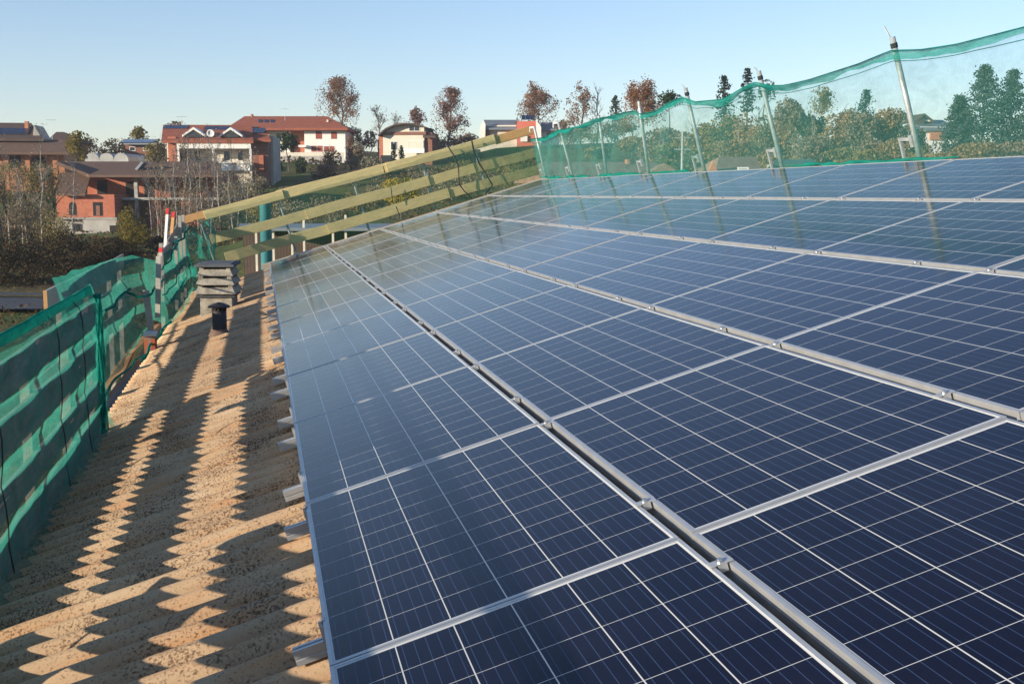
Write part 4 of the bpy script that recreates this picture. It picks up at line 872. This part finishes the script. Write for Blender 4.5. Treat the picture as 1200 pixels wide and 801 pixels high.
# skyline trees
tree('oak_tree', 'large brown-leaved oak above the white farmhouse roof', 398, 92, 212, 52, 'sparse', 'rust', 5200, vbase=152, ls=.95)
tree('bare_tree', 'bare grey tree just left of the arched-roof house', 447, 123, 212, 30, 'bare', 'tan', 300, vbase=158, ls=.8, trunk='twig')
tree('bare_tree', 'faint bare tree between the bare tree and the dark reddish one', 466, 134, 230, 26, 'bare', 'tan', 150, vbase=158, ls=.8, trunk='twig')
tree('broadleaf_tree', 'small dark reddish tree behind the arched-roof house', 490, 128, 214, 22, 'sparse', 'redbrown', 1300, vbase=150, ls=1.1)
tree('broadleaf_tree', 'tall oval reddish-brown tree standing alone on the skyline', 527, 105, 200, 43, 'sparse', 'redbrown', 5200, vbase=168, ls=.95)
tree('broadleaf_tree', 'round rust-coloured tree behind the red tower', 630, 109, 225, 46, 'sparse', 'rust', 4600, vbase=150, ls=1.0)
tree('broadleaf_tree', 'thin tree with a few rusty leaves beside a taller bare one', 680, 104, 222, 38, 'sparse', 'rust', 1500, vbase=160, ls=1.1)
tree('bare_tree', 'bare upright tree right of the thin rusty one', 699, 98, 224, 26, 'bare', None, 0, vbase=150, trunk='twig')
tree('conifer_tree', 'small dark conifer left of the bright orange tree', 720, 113, 220, 24, 'conifer', 'conifer', 700, vbase=165)
tree('broadleaf_tree', 'bright orange autumn tree behind the ridge net', 752, 107, 200, 56, 'sparse', 'orange', 5200, vbase=150, ls=1.05)
tree('pine_tree', 'flat dark pine crown touching the net top', 782, 111, 170, 34, 'sparse', 'green', 1200, vbase=125, ls=1.2)
tree('conifer_tree', 'small pointed conifer standing above the net edge', 846, 89, 170, 26, 'conifer', 'conifer', 1400, vbase=140)
tree('conifer_tree', 'tallest slim conifer right behind a ridge post', 873, 80, 160, 20, 'conifer', 'conifer', 1300, vbase=130)
tree('pine_tree', 'dark pine top right of the tall slim conifer', 896, 95, 150, 22, 'sparse', 'green', 900, vbase=120)
tree('conifer_tree', 'green pointed conifer rising from the brownish trees behind the net', 1011, 105, 120, 28, 'conifer', 'conifer', 1500, vbase=150, ls=1.2)
tree('broadleaf_tree', 'tall loose-crowned tree with long pale trunk behind the net', 960, 103, 115, 34, 'sparse', 'olive', 1800, vbase=140, trunk='barkpale', ls=1.1)
for k, (u, vt, wd, nm) in enumerate(((1148, 80, 52, 'left of the pair of tall feathery cedars at the right'), (1180, 85, 46, 'right of the pair of tall feathery cedars at the right'), (1120, 114, 40, 'lower bluish cedar beside the white house'), (1215, 105, 50, 'cedar cut by the right edge of the photo'))):
    tree('cedar_tree', nm, u, vt, 115, wd, 'conifer', 'cedar', 6500, vbase=186, ls=1.5, group='cedars')
mass = [(700, 172, 40, 150), (740, 160, 46, 150), (775, 148, 60, 120), (812, 138, 66, 112), (850, 132, 62, 108), (885, 122, 60, 104), (915, 112, 52, 100), (905, 140, 60, 92), (945, 128, 66, 100), (985, 122, 60, 98), (1010, 132, 50, 92), (1040, 124, 56, 100), (1065, 140, 50, 95), (1055, 158, 60, 88), (960, 155, 80, 84), (870, 160, 80, 84), (790, 168, 70, 90), (1150, 165, 80, 92), (1200, 160, 80, 95), (1100, 178, 90, 80), (1000, 172, 90, 78), (910, 178, 70, 76), (1180, 182, 90, 76), (1250, 150, 80, 100)]
for k, (u, vt, wd, d) in enumerate(mass):
    tree('broadleaf_tree', 'olive-brown leafy tree in the thick mass behind the ridge net', u, vt, d, wd, 'leafy', ('olive', 'brownleaf', 'tan', 'brownleaf')[k % 4], 6500, group='trees massed behind the ridge net', vbase=min(205, vt + 75), ls=1.7, trunk='bark', lv=1)
for u, vt, d in ((950, 135, 95), (866, 150, 95), (775, 160, 100), (1062, 150, 90)): tree('birch_tree', 'thin pale-stemmed birch in front of the mass behind the net', u, vt, d, 14, 'pole', None, 0, group='birches behind the net', trunk='barkpale')
# skyline left
tree('broadleaf_tree', 'round tan tree behind the dark shed', 165, 151, 185, 24, 'sparse', 'gold', 900, vbase=170)
tree('broadleaf_tree', 'yellow-green tree right of the small hipped house', 94, 152, 140, 32, 'leafy', 'gold', 1800, vbase=190)
tree('broadleaf_tree', 'brown tree poking up behind the balcony house', 207, 143, 170, 26, 'sparse', 'tan', 700, vbase=165)
for u, vt, wd in ((112, 158, 34), (132, 160, 34), (148, 158, 26), (188, 162, 26), (60, 166, 30), (18, 168, 30)): tree('hedge_shrub', 'brown leafless hedge shrub along the left skyline', u, vt, 190, wd, 'bush', 'scrub', 700, group='skyline hedge shrubs', vbase=185, cat='shrub')
tree('broadleaf_tree', 'yellowish tree left of the balcony house', 184, 165, 140, 34, 'leafy', 'gold', 1300, vbase=205)
tree('round_tree', 'round dark green tree before the white farmhouse', 339, 153, 180, 25, 'leafy', 'green', 2200, vbase=178, ls=1.1)
# birches and thicket around the brick house
for u, vt, d, wd, nm in ((46, 170, 100, 34, 'white-stemmed birch standing highest at the left of the brick house'), (24, 196, 98, 26, 'thin white birch near the left edge'), (82, 196, 92, 32, 'leaning white birch before the arched window of the brick house'), (30, 205, 95, 22, 'short birch between the two left birches'), (8, 190, 104, 26, 'birch cut by the left edge')):
    tree('birch_tree', nm, u, vt, d, wd, 'pole', 'tan', 520, trunk='barkpale', group='birches on the left slope', ls=.8)
for k in range(24):
    u = 180 + 11 * (k % 11) + TR.uniform(-5, 5) ; vt = 186 + TR.uniform(-10, 24) - (8 if k < 8 else 0)
    tree('birch_tree', 'thin bare birch pole in the thicket right of the brick house', u, vt, 96 + TR.uniform(-8, 14), 20, 'pole', 'tan', 330, trunk='barkpale' if k % 3 else 'twig', group='birch thicket', ls=.8)
for u, vt, d, wd, lf, nm in ((12, 186, 105, 70, 'olive', 0), (48, 188, 108, 60, 'olive', 0), (-15, 200, 100, 50, 'tan', 0), (30, 225, 95, 60, 'tan', 0), (60, 240, 92, 50, 'olive', 0), (235, 215, 110, 60, 'tan', 1), (270, 208, 118, 50, 'pale', 1), (300, 204, 118, 50, 'pale', 1), (205, 235, 98, 50, 'tan', 1), (255, 238, 95, 60, 'tan', 1), (330, 215, 125, 40, 'tan', 1), (228, 190, 130, 40, 'tan', 1)):
    tree('scrub_bush', 'twiggy olive scrub bush at the foot of the left slope' if not nm else 'twiggy tan or whitish scrub bush between brick house and gable fence', u, vt, d, wd, 'bush', lf, 3200, group='left scrub bushes' if not nm else 'scrub bushes beyond the gable corner', cat='bush', ls=1.0, vbase=vt + 55)
tree('round_tree', 'cone-shaped yellow-green shrub in front of the brick house', 155, 236, 88, 44, 'leafy', 'gold', 8000, vbase=303, ls=.9, cat='shrub')
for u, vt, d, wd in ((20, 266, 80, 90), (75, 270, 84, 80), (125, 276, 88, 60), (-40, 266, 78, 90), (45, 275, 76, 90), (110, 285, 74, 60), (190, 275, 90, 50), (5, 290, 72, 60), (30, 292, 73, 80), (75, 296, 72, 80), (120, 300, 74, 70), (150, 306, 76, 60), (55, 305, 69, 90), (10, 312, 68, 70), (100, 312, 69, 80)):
    tree('bramble_bush', 'dark bramble bush in the shade below the birches', u, vt, d, wd, 'bush', 'dark', 2200, group='dark bramble bushes', cat='bush', vbase=vt + 45, ls=1.3)  # leaf colour kept dark, painting in the shade of the bank
# hillside shrubs right of the farmhouse
for u, vt, d, wd, lf, nm in ((412, 156, 165, 16, 'rust', 'brown columnar shrub right of the farmhouse'), (420, 165, 160, 20, 'tan', 'bare twiggy shrub below the arched house'), (436, 180, 150, 34, 'pale', 'whitish flowering shrub on the bank'), (380, 191, 165, 34, 'redbrown', 'reddish round bush beside the lawn'), (353, 183, 175, 16, 'green', 'dark evergreen bush under the terrace wall'), (325, 187, 172, 16, 'green', 'dark evergreen bush left of the lawn'), (405, 205, 150, 50, 'tan', 'pale twiggy bush below the lawn'), (462, 168, 180, 9, 'conifer', 'left of two small cypresses by the arched house'), (471, 170, 180, 9, 'conifer', 'right of two small cypresses by the arched house'), (388, 172, 175, 26, 'dark', 'dark bush at the farmhouse corner')):
    tree('shrub', nm, u, vt, d, wd, 'leafy' if wd > 10 else 'conifer', lf, 1500 if wd > 10 else 700, cat='shrub', vbase=vt + (45 if wd < 20 else 35), ls=1.0)
tree('broadleaf_tree', 'bright yellow bush seen through the gable planks', 470, 206, 75, 55, 'leafy', 'yellow', 2600, vbase=245, cat='bush')
for u, vt, d, wd in ((300, 232, 80, 60), (340, 232, 85, 60), (380, 226, 90, 60), (420, 222, 95, 50), (440, 215, 100, 50), (520, 205, 95, 60), (560, 198, 100, 60), (600, 190, 110, 50), (500, 190, 120, 50), (400, 240, 70, 50), (350, 250, 66, 50), (540, 185, 130, 50)):
    tree('scrub_bush', 'grey-green scrub bush seen between the gable planks', u, vt, d, wd, 'bush', ('olive', 'pale', 'tan')[int(u) % 3], 1500, group='scrub behind the gable planks', cat='bush', ls=1.1, vbase=vt + 40)
for u, vt, wd, lf in ((372, 150, 30, 'rust'), (415, 148, 26, 'tan'), (432, 152, 30, 'redbrown'), (512, 158, 34, 'tan'), (535, 156, 36, 'rust'), (552, 154, 26, 'tan'), (668, 150, 40, 'tan'), (690, 146, 40, 'olive'), (715, 142, 40, 'rust'), (660, 140, 30, 'tan'), (735, 135, 44, 'orange')):
    tree('hedge_shrub', 'brown autumn brush at the foot of the skyline trees', u, vt, 205, wd, 'bush', lf, 1500, group='brush under the skyline trees', vbase=vt + 22, cat='shrub', ls=1.0)
# ground cover
m = MB(); rr_ = random.Random(5); vs = []; fs = []
pts = []
for k in range(26000):
    d = 45 + 150 * rr_.random() ** 1.3; u = rr_.uniform(-150, 640); p = at(u, 300, d)
    if d < 66 and u < 160 and d > 54: continue
    if 320 < u < 365 and 150 < d < 185: continue
    pts.append((p.x, p.y, d))
zz = ground_z([p[0] for p in pts], [p[1] for p in pts])
for (x, y, d), z in zip(pts, zz):
    c_ = noise.noise(Vector((x * .06, y * .06, 2)))
    if c_ < -.1: continue
    leafquad(vs, fs, Vector((x, y, z + .1 + rr_.random() * (.35 + .5 * max(0, c_)))), .0016 * d, rr_)
m.add(vs, fs); tag(m.build('undergrowth', LM['scrub']), 'dry brown and green undergrowth covering the slope', 'undergrowth', kind='stuff')

# ------------------------------------------------------------------ thin air haze
hz = bpy.data.materials.new('haze'); hz.use_nodes = True; hn = hz.node_tree.nodes; hn.remove(hn['Principled BSDF'])
pvn = hn.new('ShaderNodeVolumePrincipled'); pvn.inputs['Color'].default_value = (.85, .92, 1, 1); pvn.inputs['Density'].default_value = .00032; pvn.inputs['Anisotropy'].default_value = .2
hz.node_tree.links.new(pvn.outputs[0], hn['Material Output'].inputs['Volume'])
m = MB(); m.box(-5400, 5400, -5400, 5400, -60, 60); o = m.build('haze', hz); tag(o, kind='stuff')
